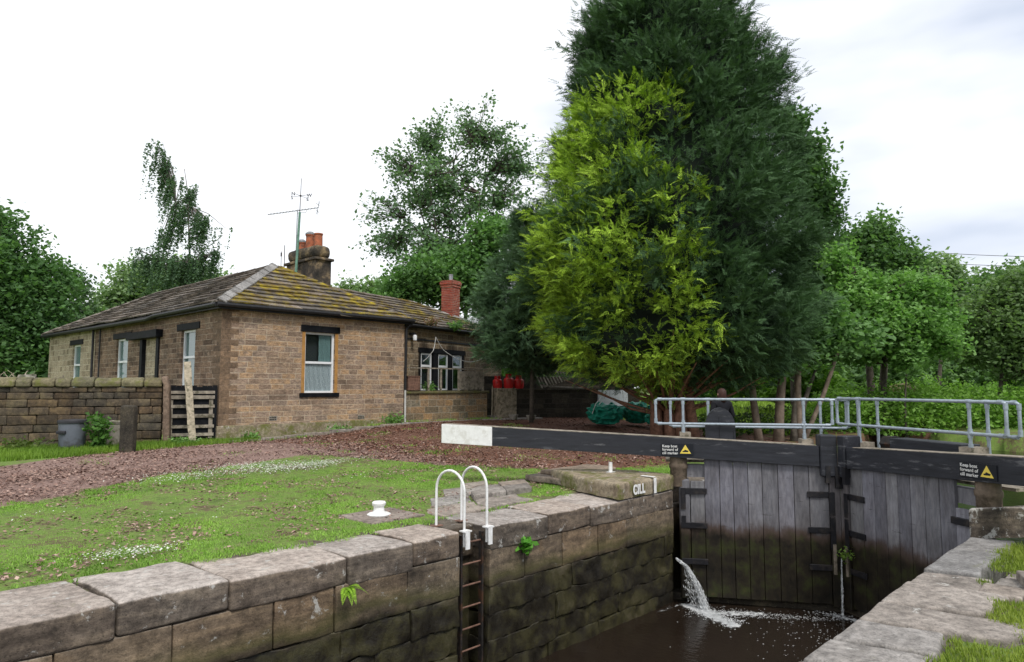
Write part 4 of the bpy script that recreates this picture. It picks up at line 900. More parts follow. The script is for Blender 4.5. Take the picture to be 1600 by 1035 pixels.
# a second skin so the brick courses also run on the left face
mb = MB(); mb.box(5.44, 6.14, 1.44, 2.14, hz(6.2), hz(6.32)); mb.box(5.47, 6.11, 1.47, 2.11, hz(6.08), hz(6.199)); mb.box(5.47, 6.11, 1.47, 2.11, hz(6.321), hz(6.38)); mb.build('chimney_cap', MS_BRICK, rc)
mb = MB(); mb.lathe([(.09, 0), (.09, .25), (.1, .26), (.1, .3)], 14, (5.8, 1.79, hz(6.38))); mb.build('flue', ALU, rc, 'auto')
mb = MB(); mb.lathe([(.07, -.2), (.08, -.05), (.05, 0)], 14, (.72, -.22, hz(3.58))); lp = mb.build('wall_lamp', PVC, wing, 'auto'); mb = MB(); mb.box(.66, .78, -.24, 0, hz(3.58), hz(3.66)); mb.build('lamp_arm', PIPE, lp)
mb = MB(); mb.box(5.85, 6.2, -.12, 0, hz(2.85), hz(3.05)); mb.box(6.25, 6.4, -.2, 0, hz(2.9), hz(3.1), (.1, .1, .1)); mb.build('floodlight', ALU, wing)
# loose cables on the wing
def cable(pts, name, parent=None, label=None, r=.012, m=CABLE):
    P = []
    for i in range(len(pts)-1):
        a, b = Vector(pts[i]), Vector(pts[i+1]); L = (b-a).length
        for k in range(8):
            t = k/8; p = a.lerp(b, t); p.z -= .18*L*4*t*(1-t)*.35; P.append(p)
    P.append(Vector(pts[-1])); mb = MB(); mb.tube(P, r, 6); o = mb.build(name, m, parent, 'auto')
    if label: props(o, label, 'cable')
    return o
cw = [at(683, 527, 27.2), at(679, 545, 25.5), at(661, 565, 25.5)]; cable([at(661, 565, 25.0), at(677, 548, 25.0), at(681, 527, 25.6), at(694, 548, 26.0), at(728, 565, 26.4), at(760, 557, 27.6), at(778, 575, 28.2), at(810, 566, 29.)], 'cable', None, 'slack pale cable looping across the wing wall')
# terrace in front of the wing
tr = thing('terrace_wall', 'low stone terrace wall with flat coping in front of the wing window', 'wall', hse(HW+.06, -.02, .3), HA)
tz = lambda z: z-.3
mb = MB(); mb.box(0, 4.05, 0, .3, tz(.2), tz(1.46)); mb.box(3.75, 4.05, .301, 1.4, tz(.2), tz(1.46)); mb.build('wall', MS_TERR, tr)
mb = MB(); rbox(mb, 0, 4.12, -.06, .4, tz(1.462), tz(1.56), .02, .4, .008, (.8, .8, .7)); rbox(mb, .0, 4.1, .401, 1.3, tz(1.3), tz(1.45), .02, .4, .008, (.6, .6, .6)); mb.build('coping', ST_WCOPE, tr, True)
mb = MB(); mb.box(.02, 4.0, .1, .13, tz(2.36), tz(2.40))
for a in (.06, 1.15, 1.75, 2.65, 3.95): mb.box(a-.035, a+.035, .1, .16, tz(1.56), tz(2.36 if a < 3 else 2.3))
mb.box(2.68, 3.92, .12, .13, tz(1.6), tz(2.3)); mb.build('fence_rail', WOODG, tr)
bxx = thing('metal_box', 'small rusty brown box fixed at the left end of the terrace wall', 'box', hse(HW+.12, -.12, 1.56), HA)
mb = MB(); mb.box(0, .52, 0, .3, .02, .5, b=.015); mb.build('cabinet', RUST, bxx); mb = MB(); mb.box(-.02, .54, -.02, .32, .5, .53); mb.build('lid', RUST, bxx)
kb = thing('stone_kerb', 'thin stone kerb along the foot of the cottage wall', 'kerb', hse(-.6, -.75, .2), HA)
mb = MB(); x = 0
while x < 9.5: e = x+random.uniform(.6, 1.1); rbox(mb, x+.01, e, 0, .16, -.1, .05+.26*ss(0, 6.5, x), .02, .25, .01, cvar(.8, 1.1)); x = e
mb.build('kerb', ST_FLAG, kb, True)
# stump pole beside the terrace
pp = thing('thin_post', 'thin pale post standing between the terrace and the pier', 'post', hse(HW+4.4, -.0, .45), HA)
mb = MB(); mb.tube([(0, 0, 0), (.03, 0, 1.3)], .022, 8); mb.build('post', WOODP, pp, 'auto')
st = thing('door_step', 'flat stone slabs stepping up to the gap beside the terrace', 'step', hse(HW+3.9, -1.0, .44), HA-R(12))
mb = MB(); rbox(mb, -.9, 1.9, -.1, .75, -.1, .06, .02, .3, .01); rbox(mb, .2, 1.2, .75, 1.4, -.1, .14, .02, .3, .01, (.7, .7, .7)); mb.build('slab', ST_FLAG, st, True)
# low wall to the right with gas bottles and timber
lwO = on(788, 655, .45); lwE = on(1000, 650, .45); lwd = (lwE-lwO); lwL = lwd.length; lwA = math.atan2(lwd.y, lwd.x)
lw2 = thing('low_wall', 'low sooty stone wall in the shade of the conifers with pale end pier', 'wall', lwO, lwA)
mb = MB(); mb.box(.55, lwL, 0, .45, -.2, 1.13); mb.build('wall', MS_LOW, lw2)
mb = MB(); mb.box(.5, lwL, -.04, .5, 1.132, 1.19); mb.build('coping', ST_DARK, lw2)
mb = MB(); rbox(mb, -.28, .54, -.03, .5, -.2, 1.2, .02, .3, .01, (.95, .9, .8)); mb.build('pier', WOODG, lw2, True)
def lwp(a, b, z): return Vector((lwO.x+math.cos(lwA)*a-math.sin(lwA)*b, lwO.y+math.sin(lwA)*a+math.cos(lwA)*b, z))
for a, b, h, lab in ((-.06, .5, .50, 'left and smallest red gas bottle on the low wall'), (.36, .34, .58, 'middle red gas bottle on the low wall'), (.80, .3, .52, 'right red gas bottle on the low wall, beside the timber')):
    g_ = thing('gas_bottle', lab, 'gas bottle', lwp(a, b, 1.64), 0, 'red gas bottles on the low wall'); r_ = .2 if h > .51 else .19
    mb = MB(); mb.lathe([(r_*.85, 0), (r_*.9, .03), (r_*.9, .04), (r_, .07), (r_, h*.56), (r_*.93, h*.66), (r_*.6, h*.75), (r_*.3, h*.77)], 24); mb.build('cylinder', REDP, g_, 'auto')
    mb = MB(); K = 20
    for k in range(K):
        if k % 10 in (0, 5): continue
        a0, a1 = 2*math.pi*k/K, 2*math.pi*(k+1)/K; c, d_ = r_*.62, r_*.66
        mb.add([(c*math.cos(a0), c*math.sin(a0), h*.74), (c*math.cos(a1), c*math.sin(a1), h*.74), (d_*math.cos(a1), d_*math.sin(a1), h), (d_*math.cos(a0), d_*math.sin(a0), h)], [(0, 1, 2, 3)])
    mb.lathe([(r_*.67, h-.02), (r_*.69, h), (r_*.64, h)], 20); mb.build('collar', REDP, g_); mb = MB(); mb.lathe([(.03, h*.76), (.03, h*.95)], 10); mb.build('valve', ALU, g_)
pa = thing('timber_pallet', 'old slatted pallets leaning above the low wall under the conifer', 'pallet', lwp(1.9, .35, 1.64), lwA)
mb = MB()
for k in range(15): v = random.uniform(.6, 1.1); x = k*.15; mb.box(x, x+.06, 0, .02, 0, .95, (v, v, v), M=__import__('mathutils').Matrix.Rotation(R(-25), 4, 'X')@__import__('mathutils').Matrix.Rotation(R(-16), 4, 'Y'))
for z in (.1, .8): mb.box(.0, 2.3, .021, .05, z, z+.07, (.6, .6, .6), M=__import__('mathutils').Matrix.Rotation(R(-25), 4, 'X')@__import__('mathutils').Matrix.Rotation(R(3), 4, 'Y'))
mb.build('slat', WOODG, pa)
bw = thing('boundary_wall', 'dark stone wall running behind the pallets and gas bottles', 'wall', lwp(-1.2, 1.6, .45), lwA+R(6))
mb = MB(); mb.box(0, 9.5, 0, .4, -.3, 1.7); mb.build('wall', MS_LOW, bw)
wb = thing('white_board', 'white boarded panel standing behind the green bags', 'board', lwp(4.25, -.25, .9), lwA)
mb = MB()
for k in range(4): mb.box(0, 1.5, -.02-.004*(k % 2), .03, k*.17, k*.17+.165, (.75, .78, .8))
mb.build('panel', PVC, wb)
def crumpled(name, m, parent, loc, rx, ry, h, seed):
    import bmesh
    bm = bmesh.new(); bmesh.ops.create_icosphere(bm, subdivisions=5, radius=1)
    for v in bm.verts:
        p = v.co.copy(); q = Vector((abs(p.x)**.7*math.copysign(1, p.x), abs(p.y)**.7*math.copysign(1, p.y), p.z))
        r1 = 1-abs(noise.noise(p*2.2+Vector((seed, 0, 0))))*.55; r2 = 1-abs(noise.noise(p*5+Vector((seed, 3, 0))))*.3; k = r1*r2
        z = (q.z*.5+.5)*h; 
        if q.z > .35: z *= .82+.28*noise.noise(Vector((p.x*3, p.y*3, seed)))
        v.co = Vector((q.x*rx*k*1.2, q.y*ry*k*1.2, max(0, z)))
    me = bpy.data.meshes.new(name); bm.to_mesh(me); bm.free()
    c = me.color_attributes.new('Col', 'FLOAT_COLOR', 'POINT'); c.data.foreach_set('color', np.ones(len(me.vertices)*4, np.float32))
    return link(name, me, m, parent, True, loc)
for (px, py, w_, h, sd_, lab) in ((946, 664, .62, .95, 1, 'large crumpled green bulk bag with pale strap under the conifer'), (996, 662, .55, .95, 5, 'green bulk bag slumped between another bag and the conifer trunk'), (1022, 664, .35, .5, 9, 'small low green bag against the conifer trunk')):
    p = on(px, py, .3); t = thing('bulk_bag', lab, 'bag', p); crumpled('bag', BAG, t, (0, 0, 0), w_, w_, h, sd_)
    if sd_ == 1:
        mb = MB(); mb.tube([(-.55, -.45, .4), (-.42, -.52, .78), (-.22, -.5, 1.02), (-.1, -.4, .98), (-.3, -.5, .75)], .035, 6, flat=.35); mb.build('strap', WHITE, t)
for px, py, lab in ((802, 656, 'low stone trough on the step by the low wall'), (830, 657, 'small shallow trough with leaves on the step slab')):
    t = thing('plant_trough', lab, 'planter', on(px, py, .47), lwA); mb = MB(); mb.lathe([(.13, 0), (.17, .14), (.19, .15), (.19, .19), (.15, .19), (.14, .14)], 16); mb.build('trough', CONC, t, 'auto')

# ------------------------------------------------------------------ garden wall and yard gate on the left
gA = on(-60, 702, .2); gB = on(250, 694, .2); gd = gB-gA; gL = gd.length; gan = math.atan2(gd.y, gd.x)
gw = thing('garden_wall', 'old dark stone garden wall with rounded mossy coping stones', 'wall', gA, gan)
mb = MB(); z = -.1; hs = [.24, .21, .20, .24, .2, .2, .17, .14]
for i, h in enumerate(hs):
    x = random.uniform(-.3, 0)
    while x < gL-.02:
        L = random.uniform(.28, .75); e = min(x+L, gL)
        if gL-e < .12: e = gL
        rbox(mb, x+.004, e-.004, random.uniform(-.02, .02), .4, z+.004, z+h-.004, .025, .13, .016, cvar(.55, 1.25, .12), None, x*3+i)
        x = e
    z += h
mb.box(0, gL-.02, .06, .38, -.1, z-.02, (.3, .3, .3)); mb.build('walling', ST_WALL, gw, True)
x = 0; TOPZ = z
while x < gL-.05:
    L = random.uniform(.32, .62); e = min(x+L, gL)
    if gL-e < .2: e = gL
    mb = MB()
    def rd(p, z=TOPZ): 
        t = (p.y-.2)/.25; return Vector((p.x, p.y, z+(p.z-z)*(1-.45*t*t)))
    rbox(mb, x+.006, e-.006, -.05, .45, z, z+.25+random.uniform(-.015, .01), .05, .1, .014, cvar(.8, 1.15), rd, x*2); mb.build('coping_stone', ST_WCOPE, gw, True); x = e
mb = MB(); rbox(mb, -.11, .05, -.1, .35, -.1, 1.5, .05, .15, .02, (.75, .6, .5), lambda p: Vector((p.x-.05*(1.6-p.z)*(p.z > 0)*0 + .06*(1-(p.z/1.6))*1 - (.05 if p.z > 1.4 else 0), p.y, p.z+.28*(p.z > .5)*((p.z)/1.5))))
mb.build('gate_stoop', ST_FLAG, gw, True, (gL+.12, 0, 0))
yO = on(262, 692, .2); yE = on(337, 690, .2); yd = yE-yO; yL = yd.length
yg = thing('yard_gate', 'weathered slatted timber gate backed with black boards beside the cottage corner', 'gate', yO, math.atan2(yd.y, yd.x))
mb = MB(); mb.box(.02, yL, .05, .075, .0, 1.5, b=.004)
for k in range(9): mb.box(.02+k*(yL-.02)/9+.003, .02+(k+1)*(yL-.02)/9-.003, .03, .049, .02, 1.52+random.uniform(-.03, .03)); 
mb.build('backing_board', BLACK, yg)
mb = MB()
for k, z in enumerate((.16, .38, .66, .93, 1.17, 1.31)[:6]):
    if k == 4: continue
    mb.box(.0, yL-.06, -.03+.003*k, -.005, z, z+(.1 if k in (2,) else .085), (random.uniform(.8, 1.2),)*3, b=.003)
mb.box(.0, yL-.06, -.035, -.005, 1.17, 1.27, b=.003)
mb.build('slat', WOODG, yg)
mb = MB(); mb.box(.0, .09, -.004, .029, .05, 1.15); mb.box(yL-.2, yL-.1, -.004, .029, .1, 1.2); mb.build('stile', WOODG, yg)
lp_ = thing('leaning_plank', 'pale rotten plank leaning against the yard gate', 'plank', on(301, 695, .2), math.atan2(yd.y, yd.x))
Mx = __import__('mathutils').Matrix
mb = MB(); rbox(mb, -.09, .09, -.02, .03, 0, 2.2, .01, .15, .015, (1.1, 1.1, 1.1)); mb.v = [tuple(Mx.Rotation(R(-8), 4, 'X') @ Mx.Rotation(R(-6), 4, 'Y') @ Vector(p)) for p in mb.v]; mb.build('plank', WOODP, lp_, True)
bn = thing('plastic_bin', 'grey plastic bin with dark lid and handle beside the garden wall', 'bin', on(112, 705, .17))
mb = MB(); mb.lathe([(.25, 0), (.27, .03), (.30, .62), (.31, .68), (.32, .69)], 32); mb.build('bin_body', GREYP, bn, 'auto')
mb = MB(); mb.lathe([(.325, .67), (.33, .72), (.32, .745), (.1, .76), (.0, .762)], 32); mb.build('lid', DARKP, bn, 'auto')
mb = MB(); mb.box(-.19, .03, -.34, -.27, .42, .50, b=.015); mb.build('handle', DARKP, bn)
tb = thing('stone_tub', 'pale cement tub between the plant and the upright stone post', 'tub', on(178, 701, .17))
mb = MB(); mb.lathe([(.22, 0), (.24, .05), (.26, .6), (.28, .62), (.29, .68), (.25, .69), (.22, .6), (.0, .55)], 28); mb.build('tub_body', CONC, tb, 'auto')
po = thing('stone_post', 'upright dark stone post standing in front of the garden wall', 'post', on(199, 710, .15), R(8))
mb = MB(); rbox(mb, -.15, .15, -.13, .13, -.05, 1.12, .045, .1, .014, (.8, .8, .8)); mb.build('post', ST_DARK, po, True)
# dead white branches and junk behind the garden wall
db = thing('dead_branches', 'tangle of bleached dead branches behind the garden wall', 'branches', at(15, 600, 18.6))
mb = MB()
for k in range(16):
    a = random.uniform(-1.2, 1.2); p = Vector((random.uniform(-.5, .5), random.uniform(-.3, .3), -.1)); P = [p.copy()]; d = Vector((math.sin(a)*.6, random.uniform(-.3, .3), .9))
    for j in range(4): p = p+d*random.uniform(.09, .16); d = (d+Vector((random.uniform(-.5, .5), random.uniform(-.3, .3), random.uniform(-.5, .1)))).normalized(); P.append(p.copy())
    mb.tube(P, [.016, .014, .011, .009, .006], 5)
mb.build('twigs', WOODP, db)
js = thing('scrap_pile', 'dark sheets and offcuts of timber piled behind the garden wall', 'scrap', at(60, 600, 18.8))
mb = MB(); mb.box(-1.3, .2, -.2, .6, -1.2, .12, (.15, .15, .16)); mb.box(-.35, .1, -.3, -.24, -.2, .25, (1.4, 1.5, 1.6)); 
for k in range(6): a = random.uniform(-.5, .6); mb.tube([(.2+k*.07, 0, -.6), (.2+k*.09+.25*math.sin(a), 0, .12+random.uniform(0, .12))], .02, 4)
mb.build('sheets', WOODG, js)

# ------------------------------------------------------------------ person behind the paddle gear
def person():
    b = on(1127, 681, .02); b = at(1127, 640, 14.5); b.z = .0; x, y = inv(b.x, b.y)
    t = thing('person', 'person in a dark jacket with auburn hair, standing behind the arched paddle cover', 'person', b, R(200))
    V = [(0, 0, .86), (0, .01, 1.05), (0, .0, 1.25), (0, .02, 1.38), (0, .03, 1.46), (-.09, 0, .80), (-.11, .0, .44), (-.12, .03, .07), (-.12, -.13, .03), (.09, 0, .80), (.11, -.02, .44), (.12, .04, .07), (.12, -.12, .03),
         (-.19, .01, 1.35), (-.27, .03, 1.08), (-.20, -.17, .98), (.19, .01, 1.35), (.27, .03, 1.08), (.20, -.17, .98)]
    E = [(0, 1), (1, 2), (2, 3), (3, 4), (0, 5), (5, 6), (6, 7), (7, 8), (0, 9), (9, 10), (10, 11), (11, 12), (3, 13), (13, 14), (14, 15), (3, 16), (16, 17), (17, 18)]
    Rr = [(.17, .12), (.155, .11), (.18, .12), (.15, .1), (.06, .06), (.1, .1), (.065, .065), (.05, .05), (.045, .03), (.1, .1), (.065, .065), (.05, .05), (.045, .03), (.075, .07), (.055, .055), (.04, .035), (.075, .07), (.055, .055), (.04, .035)]
    me = bpy.data.meshes.new('body'); me.from_pydata(V, E, []); o = link('body', me, None); m = o.modifiers.new('s', 'SKIN')
    for i, sv_ in enumerate(me.skin_vertices[0].data): sv_.radius = Rr[i]; sv_.use_root = (i == 0)
    s2_ = o.modifiers.new('u', 'SUBSURF'); s2_.levels = 2; s2_.render_levels = 2
    bpy.context.view_layer.update(); em = bpy.data.meshes.new_from_object(o.evaluated_get(bpy.context.evaluated_depsgraph_get())); bpy.data.objects.remove(o)
    bo_ = link('body', em, JACKET, t, True)
    em.color_attributes.new('Col', 'FLOAT_COLOR', 'POINT').data.foreach_set('color', np.ones(len(em.vertices)*4, np.float32))
    mb = MB(); mb.lathe([(.02, -.12), (.05, -.11), (.07, -.05), (.078, .02), (.07, .08), (.04, .11), (.01, .12)], 16); mb.v = [(x_, y_*1.15, z_) for x_, y_, z_ in mb.v]
    for ex in (-1, 1): mb.lathe([(.012, -.03), (.02, 0), (.012, .03)], 8, (ex*.078, .01, 0))
    mb.add([(-.012, -.085, -.02), (.012, -.085, -.02), (0, -.11, -.025), (0, -.085, .02)], [(0, 2, 3), (2, 1, 3), (0, 1, 2)])
    hd = mb.build('head', SKIN, t, True, (0, .01, 1.54))
    mb = MB(); mb.lathe([(.07, -.16), (.085, -.1), (.092, 0), (.088, .08), (.05, .125), (.01, .135)], 16); mb.v = [(x_, max(y_*1.12+.02, -.05), z_) for x_, y_, z_ in mb.v]; mb.build('hair', HAIR, hd, True)
    for sx in (-1, 1):
        h = MB(); c = Vector((sx*.19, -.19, .965)); h.tube([c, c+Vector((0, -.05, -.03)), c+Vector((0, -.085, -.045))], [.026, .036, .03], 8, flat=.5)
        for k in range(4): q_ = c+Vector(((k-1.5)*.018, -.085, -.045)); h.tube([q_, q_+Vector((0, -.03, -.02)), q_+Vector((0, -.035, -.05+.004*k))], [.009, .008, .006], 6)
        h.tube([c+Vector((-sx*.03, -.03, -.02)), c+Vector((-sx*.045, -.06, -.03)), c+Vector((-sx*.04, -.085, -.045))], [.01, .009, .007], 6); h.build('hand', SKIN, bo_, True)
person()

# ------------------------------------------------------------------ vegetation
def leafquads(c, size, up=.5, fold=.15, elong=1.5):
    n = len(c); nrm = rng.normal(size=(n, 3)); nrm[:, 2] = np.abs(nrm[:, 2])+up; nrm /= np.linalg.norm(nrm, axis=1)[:, None]
    a = rng.normal(size=(n, 3)); a -= nrm*(a*nrm).sum(1)[:, None]; a /= np.linalg.norm(a, axis=1)[:, None]; b = np.cross(nrm, a)
    s_ = (size*rng.uniform(.6, 1.35, n))[:, None]
    return np.stack([c-a*s_*.5*elong, c+b*s_*.5-nrm*s_*fold, c+a*s_*.5*elong, c-b*s_*.5-nrm*s_*fold], 1).reshape(-1, 3)
def colpick(n, cols, clump=None, amp=.5):
    cols = np.array(cols); t = rng.random(n)*.6+.2
    if clump is not None: t = t*.5+clump*.5
    t = np.clip(t, 0, .999)*(len(cols)-1); i = t.astype(int); f_ = (t-i)[:, None]
    c = cols[i]*(1-f_)+cols[i+1]*f_; return c*rng.uniform(.8, 1.2, (n, 1))
def blobpts(blobs, n, shell=.5):
    vol = np.array([b[1]*b[2]*b[3] for b in blobs]); k = rng.choice(len(blobs), n, p=vol/vol.sum())
    d = rng.normal(size=(n, 3)); d /= np.linalg.norm(d, axis=1)[:, None]; r = rng.random(n)**(shell)
    C = np.array([b[0] for b in blobs])[k]; Rr = np.array([b[1:4] for b in blobs])[k]
    wob = np.array([1+.42*noise.noise(Vector((d_[0]*1.8+k_, d_[1]*1.8, d_[2]*1.8)))+.2*noise.noise(Vector((d_[0]*5+k_, d_[1]*5, d_[2]*5))) for d_, k_ in zip(d, k)])
    return C+d*Rr*(r*wob)[:, None], k
def B(px, py, Y, rx, ry, rd=None):      # a lump of crown: centre and radii from the photo, at distance Y
    c = at(px, py, Y); s_ = Y/F; return (tuple(c), rx*s_, (rd or rx)*s_, ry*s_)
def tree(name, label, cat, base, blobs, tips, lpt, ls, cols, tr=.18, group=None, droop=0., stems=1, trunk_top=.75, spread=.5, bark=BARK, lean=None, twig=.012, shell=.42, elong=1.5):
    base = Vector(base); t = thing(name, label, cat, base, 0, group)
    T, k = blobpts(blobs, tips, shell); T = T-np.array(base)
    zmax = T[:, 2].max(); cx, cy = T[:, 0].mean(), T[:, 1].mean()
    mb = MB(); stemP = []
    for s_ in range(stems):
        an = 2*math.pi*s_/max(stems, 1)+.5; o = Vector((math.cos(an), math.sin(an), 0))*(tr*1.3 if stems > 1 else 0); topo = Vector((cx*.9, cy*.9, zmax*trunk_top))
        if stems > 1: topo = topo+Vector((math.cos(an)*zmax*.13, math.sin(an)*zmax*.1, -zmax*.05*s_))
        P = []; 
        for i in range(9):
            u = i/8; p = o.lerp(topo, u); p.x = o.x+(topo.x-o.x)*u**1.4; p.y = o.y+(topo.y-o.y)*u**1.4
            if lean: p += Vector(lean)*math.sin(u*math.pi)
            w_ = nv(p, .35, s_*7)*.35*u; P.append(p+Vector((w_.x, w_.y, 0)))
        mb.tube(P, [tr*(1.35 if i == 0 else 1.05-.9*i/8) for i in range(9)], 9); stemP.append(P)
    K = max(6, tips//22); sel = rng.choice(tips, K, replace=False); nodes = T[sel].copy(); ax = np.array([cx, cy]); nodes[:, :2] = ax+(nodes[:, :2]-ax)*.55; nodes[:, 2] -= np.abs(nodes[:, 2])*.08+.2
    for q_ in nodes:
        P = stemP[rng.integers(len(stemP))]; dz = np.array([abs(p.z-(q_[2]-.55*math.hypot(q_[0]-p.x, q_[1]-p.y))) for p in P[2:]]); s0 = P[2:][int(dz.argmin())]; e = Vector(q_); md = s0.lerp(e, .5)+Vector((0, 0, -.06*(e-s0).length))+nv(e, .5)*.3
        mb.tube([s0, s0.lerp(md, .5)+nv(s0, .9)*.1, md, md.lerp(e, .5)+nv(md, .9)*.1, e], [tr*.42, tr*.36, tr*.3, tr*.22, tr*.15], 5, cap=False)
    D = ((T[:, None, :]-nodes[None])**2).sum(-1); own = D.argmin(1); C = []
    cl_ = np.array([.5+.5*noise.noise(Vector(p)*.45) for p in T])
    for i, (p, o_) in enumerate(zip(T, own)):
        s0, e = Vector(nodes[o_]), Vector(p); L = (e-s0).length; md = s0.lerp(e, .5)+Vector((0, 0, .08*L))+nv(e, .8)*.12
        mb.tube([s0, md, e], [tr*.12+twig, twig*1.2, twig*.5], 3, cap=False)
        u = rng.random(lpt)**.6; c = np.array(md)*(1-u[:, None])+np.array(e)*u[:, None]+rng.normal(size=(lpt, 3))*spread*np.array([1, 1, .75])*.5
        if droop: d_ = rng.random(lpt)**1.2*droop*rng.uniform(.5, 1.2); st_ = rng.integers(0, 3, lpt); off = rng.normal(size=(3, 2))*.16; c = np.array(e)+np.stack([off[st_, 0]+rng.normal(size=lpt)*.04-d_*.14, off[st_, 1]+rng.normal(size=lpt)*.04, -d_+rng.normal(size=lpt)*.05], -1)
        C.append(c)
    C = np.concatenate(C); n = len(C)
    V = leafquads(C, ls, .5, .12, elong); clp = np.repeat(cl_, lpt)
    Cc = np.repeat(colpick(n, cols, clp), 4, 0)
    mb.build('trunk', bark, t, True)
    bulk('crown', V, np.arange(n*4).reshape(-1, 4), LEAF, t, Cc)
    return t
def gbase(px, Y, extra=0.): p = at(px, 640, Y); return Vector((p.x, Y, gzw(p.x, Y)-.05+extra))
DKG = [(.05, .10, .045), (.10, .19, .075), (.18, .31, .11)]
MDG = [(.07, .14, .055), (.14, .27, .09), (.23, .40, .14)]
LTG = [(.09, .19, .06), (.19, .36, .10), (.32, .52, .18)]
PLG = [(.15, .23, .12), (.24, .35, .17), (.34, .45, .24)]
BLG = [(.08, .14, .08), (.13, .21, .11), (.19, .29, .15)]
# left of the house
tree('tree', 'big leafy green tree at the left edge behind the garden wall', 'tree', gbase(20, 33), [B(-5, 370, 33, 55, 55), B(25, 450, 33, 85, 75), B(60, 500, 33, 65, 75), B(-60, 440, 33, 90, 120), B(20, 560, 33, 90, 60)], 900, 48, .17, [(.05, .10, .045), (.10, .20, .07), (.19, .34, .10)], .25, spread=.7)
tree('tree', 'slim airy tree just left of the cottage roof', 'tree', gbase(128, 40), [B(128, 462, 40, 18, 34), B(112, 440, 40, 10, 20), B(122, 510, 40, 30, 34)], 110, 26, .17, BLG, .08, spread=.6)
tree('birch_tree', 'tall weeping birch with drooping strands above the cottage roof', 'tree', gbase(300, 38), [B(248, 232, 38, 14, 12), B(258, 255, 38, 16, 18), B(270, 285, 38, 18, 22), B(296, 300, 38, 16, 14), B(285, 330, 38, 22, 26), B(312, 345, 38, 18, 34), B(262, 365, 38, 16, 26), B(238, 400, 38, 26, 18), B(352, 362, 38, 10, 14), B(335, 395, 38, 22, 16), B(290, 410, 38, 40, 18)], 230, 110, .085, [(.07, .13, .08), (.12, .20, .115), (.18, .29, .16)], .11, droop=1.9, trunk_top=.9, twig=.02, shell=.6, bark=plain('birch_bark', (.17, .155, .14), .8, .5, 8.))
tree('tree', 'pale willowy tree behind the roof beneath the birch', 'tree', gbase(215, 47), [B(180, 470, 47, 34, 36), B(215, 445, 47, 44, 36), B(290, 440, 47, 50, 30), B(345, 450, 47, 34, 22), B(150, 490, 47, 30, 24)], 420, 34, .2, PLG, .15, spread=.9)
# behind the house
tree('sycamore_tree', 'open crowned sycamore with many upright stems behind the wing', 'tree', gbase(712, 36), [B(735, 210, 36, 60, 50), B(660, 220, 36, 50, 50), B(790, 230, 36, 45, 40), B(770, 150, 36, 12, 18), B(700, 165, 36, 14, 16), B(820, 200, 36, 14, 16), B(580, 340, 36, 26, 20), B(615, 265, 36, 34, 40), B(600, 320, 36, 44, 34), B(690, 300, 36, 90, 75), B(780, 320, 36, 55, 80), B(600, 385, 36, 44, 34), B(820, 260, 36, 45, 60), B(570, 385, 36, 20, 24), B(680, 390, 36, 95, 50)], 1350, 14, .15, [(.10, .17, .11), (.16, .26, .145), (.23, .36, .19)], .11, stems=5, trunk_top=.85, spread=.42, shell=.62, elong=1.2)
tree('tree', 'dense green tree low behind the red chimney', 'tree', gbase(680, 33), [B(690, 430, 33, 70, 36), B(630, 450, 33, 44, 28), B(740, 440, 33, 50, 50), B(770, 380, 33, 35, 45)], 520, 44, .16, MDG, .14, spread=.7)
tree('tree', 'small pale tree peeping over the ridge right of the main chimney', 'tree', gbase(555, 44), [B(545, 455, 44, 22, 24), B(590, 462, 44, 40, 22)], 130, 36, .19, PLG, .1, spread=.8)
# right hand trees
tree('tree', 'dark leafy tree rising right behind the big conifer', 'tree', gbase(1245, 27), [B(1238, 190, 27, 22, 22), B(1255, 230, 27, 32, 34), B(1270, 290, 27, 36, 50), B(1285, 350, 27, 34, 40), B(1270, 430, 27, 50, 60), B(1300, 500, 27, 50, 50)], 620, 44, .13, DKG, .16, spread=.5, lean=(-.3, 0, 0))
tree('tree', 'tall dark topped tree in the middle of the right hand wood', 'tree', gbase(1372, 29), [B(1375, 365, 29, 34, 34), B(1340, 400, 29, 50, 45), B(1395, 410, 29, 45, 35), B(1350, 470, 29, 65, 60), B(1410, 450, 29, 40, 40)], 620, 48, .13, DKG+[(.12, .22, .07)], .2, stems=2, spread=.6)
tree('maple_tree', 'bright green spreading maple in front of the darker right hand trees', 'tree', gbase(1380, 25), [B(1340, 470, 25, 55, 45), B(1430, 455, 25, 50, 32), B(1400, 510, 25, 80, 45), B(1460, 520, 25, 45, 45), B(1330, 540, 25, 50, 30), B(1300, 410, 25, 26, 34)], 760, 50, .12, LTG, .13, spread=.45)
tree('tree', 'greyish willow crown peeping above the bright maple', 'tree', gbase(1465, 40), [B(1470, 430, 40, 34, 26), B(1500, 470, 40, 30, 34)], 180, 36, .2, PLG, .15, spread=.8)
tree('tree', 'dark tree crown at the far right skyline', 'tree', gbase(1580, 34), [B(1560, 450, 34, 45, 32), B(1630, 450, 34, 60, 40), B(1590, 500, 34, 70, 40)], 480, 46, .15, DKG+[(.12, .22, .07)], .2, spread=.7)
tree('tree', 'pale green airy tree with a straight trunk at the right edge', 'tree', gbase(1560, 26), [B(1560, 500, 26, 60, 50), B(1600, 480, 26, 60, 60), B(1530, 550, 26, 40, 30), B(1600, 560, 26, 50, 34)], 620, 42, .115, [(.08, .14, .06), (.15, .24, .095), (.24, .35, .15)], .1, spread=.5)
tree('tree', 'slender sapling standing among the low hedge plants', 'tree', gbase(1415, 24), [B(1418, 540, 24, 24, 40)], 70, 26, .13, LTG, .05, spread=.4)
tree('tree', 'shady tree with arching branch above the left end of the railings', 'tree', gbase(1243, 21.6), [B(1280, 500, 22.5, 60, 40), B(1330, 520, 22.5, 40, 26), B(1250, 540, 22.5, 50, 24)], 260, 36, .14, MDG, .10, spread=.5, stems=2)
